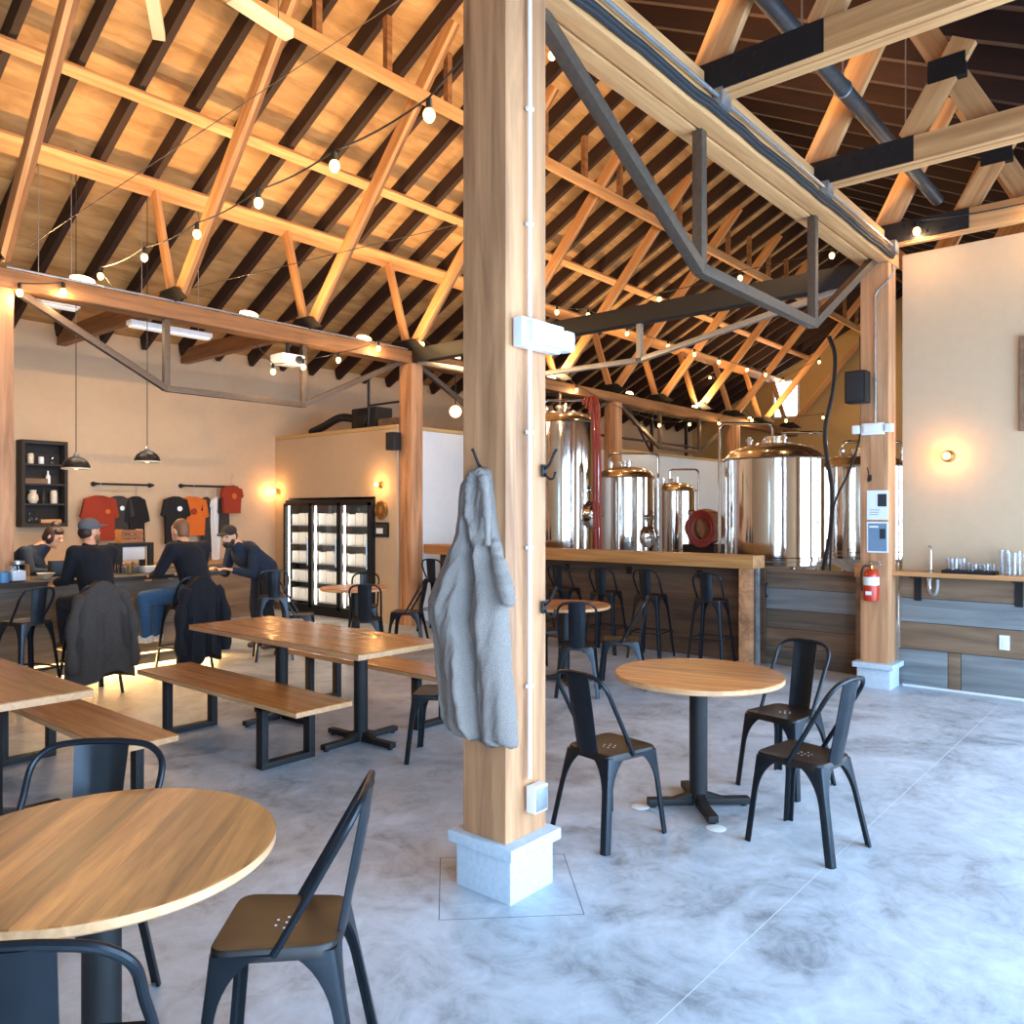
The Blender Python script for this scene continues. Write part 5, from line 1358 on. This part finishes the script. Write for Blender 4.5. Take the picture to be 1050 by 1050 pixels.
string_light('string of warm bulbs near the bright end window', [onX(x, y, 19.5) for x, y in ((681, 393), (728, 387), (771, 431), (806, 431), (844, 428))])
string_light('pair of warm bulbs in front of the ochre end wall above the right tanks', [onX(x, y, 18.5) for x, y in ((803, 391), (840, 371))])
string_light('short string of warm bulbs on the third black-plated tie above the right wall', [onX(940, 237, 8.02), onX(1075, 214, 8.02)])
string_light('warm bulbs on a wire beside the top of the foreground post', [onY(566, 57, 4.2), onY(600, 15, 4.2)])
string_light('two small warm bulbs hanging at the far left beam by the edge of the picture', [onY(65, 299, 8.78), onY(20, 300, 8.78)])
# globe pendant right of the cooler post
p = onY(467, 422, 8.95)
t = thing('globe_lamp', 'bright round globe lamp above the white wall panel left of the post', 'pendant lamp', p)
b = B(); sphere(b, (0, 0, 0), .095, 24, 16); obj('globe', b, M['globe'], t)
obj('stem', tube(B(), [(0, 0, .09), (0, .0, 3.838-p.z)], .01, 8), M['plate'], t)
# uplights along both beams
def uplight(label, x, y, z, tilt, pw=52):
    t = thing('beam_uplight', label, 'uplight', (x, y, z), 0)
    obj('housing', box(B(), (-.22, -.05, 0), (.22, .05, .05), .006), M['plate'], t)
    b = B(); sphere(b, (0, 0, .075), .1, 20, 12, (1.3, .4, .45)); obj('lens', b, M['uplight'], t)
    l = bpy.data.lights.new('beam_uplight_lamp', 'AREA'); l.shape = 'RECTANGLE'; l.size = .4; l.size_y = .1; l.energy = pw; l.color = (1, .61, .26); l.spread = PI
    lo = bpy.data.objects.new('beam_uplight_lamp', l); COL.objects.link(lo); lo.location = (x, y, z+.14); lo.rotation_euler = (PI+tilt, 0, 0)
UP = 80
names = ['at the left picture edge', 'left of the black gusset', 'over the projector', 'left of the cooler post', 'behind the foreground post', 'over the tall tanks', 'over the white storage wall', 'near the far end']
for k, x in enumerate([3.55, 5.5, 7.3, 9.1, 11.6, 14.2, 17.0, 20.0]): uplight('bright linear uplight on the far beam '+names[k], x, YB, 4.021, .75)
for k, x in enumerate([1.0, 3.7, 5.4, 7.3]):  # unseen on this beam; added to light the bar-side roof slope
    uplight('added linear uplight on top of the light double beam, ' + ('behind the camera side', 'just past the foreground post', 'between the black-plated ties', 'near the right post')[k], x, 2.455, 4.151, -.8, 115)
# linear tubes hung at the top of the picture, projector and strip lights
for (pa, pb, za, lab) in (((150, -40), (163, 37), 5.7, 'pale tube light pointing towards the camera at the top left'), ((236, -4), (297, 36), 5.6, 'slanting pale tube light at the top of the picture')):
    A_, B_ = onZ(*pa, za), onZ(*pb, za)
    t = thing('tube_light', lab, 'tube light', A_)
    d = B_-A_
    beamo = obj('diffuser_tube', box(B(), (0, -.05, -.04), (d.length, .05, .04), .01), M['cream'], t, Matrix.Rotation(math.atan2(d.y, d.x), 4, 'Z'))
    for f in (.25, .8):
        c = d*f; zt = deck_z((A_+c).y)-A_.z-.01
        obj('hanging_rod', tube(B(), [(c.x, c.y, .04), (c.x, c.y, zt)], .005, 6), M['greysteel'], t)
q = onY(295, 369, 9.0)
t = thing('projector', 'white projector hung under the far left beam', 'projector', (q.x, 9.0, q.z))
obj('projector_body', box(B(), (-.17, -.14, -.07), (.17, .14, .06), .02), M['white'], t)
obj('lens', lathe(B(), [(.05, .0), (.05, .03), (.035, .04)], 20, (.07, -.14, -.01), M=Matrix.Rotation(PI/2, 4, 'X')), M['cable'], t)
obj('mount', tube(B(), [(0, 0, .06), (0, 0, 3.84-q.z)], .025, 10), M['plate'], t)
for px0, px1, py0, py1, lab in ((32, 80, 309, 318, 'white strip light behind the far beam at the left edge'), (132, 215, 333, 345, 'white strip light behind the far beam left of the projector')):
    a = onY(px0, py0, 9.75); b = onY(px1, py1, 9.75)
    t = thing('strip_light', lab, 'strip light', (a.x, 9.75, a.z))
    obj('tray', box(B(), (0, -.07, .0), (b.x-a.x, .07, .06), .004), M['white'], t)
    obj('diffuser', box(B(), (.02, -.055, -.02), (b.x-a.x-.02, .055, .0), .004), M['diffuser'], t)
    l = bpy.data.lights.new('strip_light_lamp', 'AREA'); l.shape = 'RECTANGLE'; l.size = .8; l.size_y = .1; l.energy = 30; l.color = (1, .8, .58)
    lo = bpy.data.objects.new('strip_light_lamp', l); COL.objects.link(lo); lo.location = ((a.x+b.x)/2, 9.75, a.z-.03)
    for f in (.15, .85): obj('hanging_rod', tube(B(), [((b.x-a.x)*f, 0, .06), ((b.x-a.x)*f, 0, deck_z(9.75)-a.z-.01)], .005, 6), M['greysteel'], t)
# tension cables over the roof
for k, (pa, pb, A1_, B1_) in enumerate([((30, 252), (470, -40), 8.8, 5.2), ((190, 297), (470, 230), 8.8, 6.0)]):
    a = onY(pa[0], pa[1], A1_); b = onY(pb[0], pb[1], B1_)
    tag(obj('steel_cable', tube(B(), [Vector((0, 0, 0)), b-a], .0045, 6), M['strut'], loc=a), ('thin steel cable crossing the roof from the left beam to the top of the post', 'thin steel cable slanting from the gusset plate towards the post')[k], 'cable')

# ================================================================ LIGHT AND CAMERA
w = bpy.data.worlds.new('daylight_sky'); SC.world = w; w.use_nodes = True
bg = w.node_tree.nodes['Background']; bg.inputs[0].default_value = (.52, .74, 1, 1); bg.inputs[1].default_value = 2.0
WINP = 360
for a, b, c, d in WIN:
    l = bpy.data.lights.new('window_daylight', 'AREA'); l.shape = 'RECTANGLE'; l.size = b-a; l.size_y = d-c; l.energy = WINP if a < 8.4 else 160; l.color = (.46, .69, 1) if a < 8.4 else (.8, .88, 1)  # weaker lamps stand behind the added brewing-side windows
    o = bpy.data.objects.new('window_daylight', l); COL.objects.link(o); o.location = ((a+b)/2, WW-.25, (c+d)/2); o.rotation_euler = (PI/2, 0, 0)
for a, b, c, d in REARW:  # blue fill through the added rear window
    l = bpy.data.lights.new('window_daylight', 'AREA'); l.shape = 'RECTANGLE'; l.size = b-a; l.size_y = d-c; l.energy = 12; l.color = (.34, .64, 1)
    o = bpy.data.objects.new('window_daylight', l); COL.objects.link(o); o.location = (XR-.25, (a+b)/2, (c+d)/2); o.rotation_euler = (PI/2, 0, -PI/2)
cam = bpy.data.cameras.new('camera'); co = bpy.data.objects.new('camera', cam); COL.objects.link(co)
cam.sensor_width = 36; cam.lens = CF/1050*36; cam.shift_y = 1/1050; cam.clip_start = .05
co.location = (0, 0, EYE); co.rotation_euler = (PI/2, 0, math.atan2(FW.y, FW.x)-PI/2)
SC.camera = co
vs = SC.view_settings; vs.view_transform = 'Standard'; vs.look = 'None'; vs.gamma = 1; vs.exposure = .2; vs.use_curve_mapping = False
SC.cycles.use_denoising = True; SC.cycles.max_bounces = 8; SC.cycles.diffuse_bounces = 4; SC.cycles.glossy_bounces = 4; SC.cycles.transparent_max_bounces = 12
SC.cycles.sample_clamp_indirect = 6.0; SC.cycles.caustics_reflective = False; SC.cycles.caustics_refractive = False
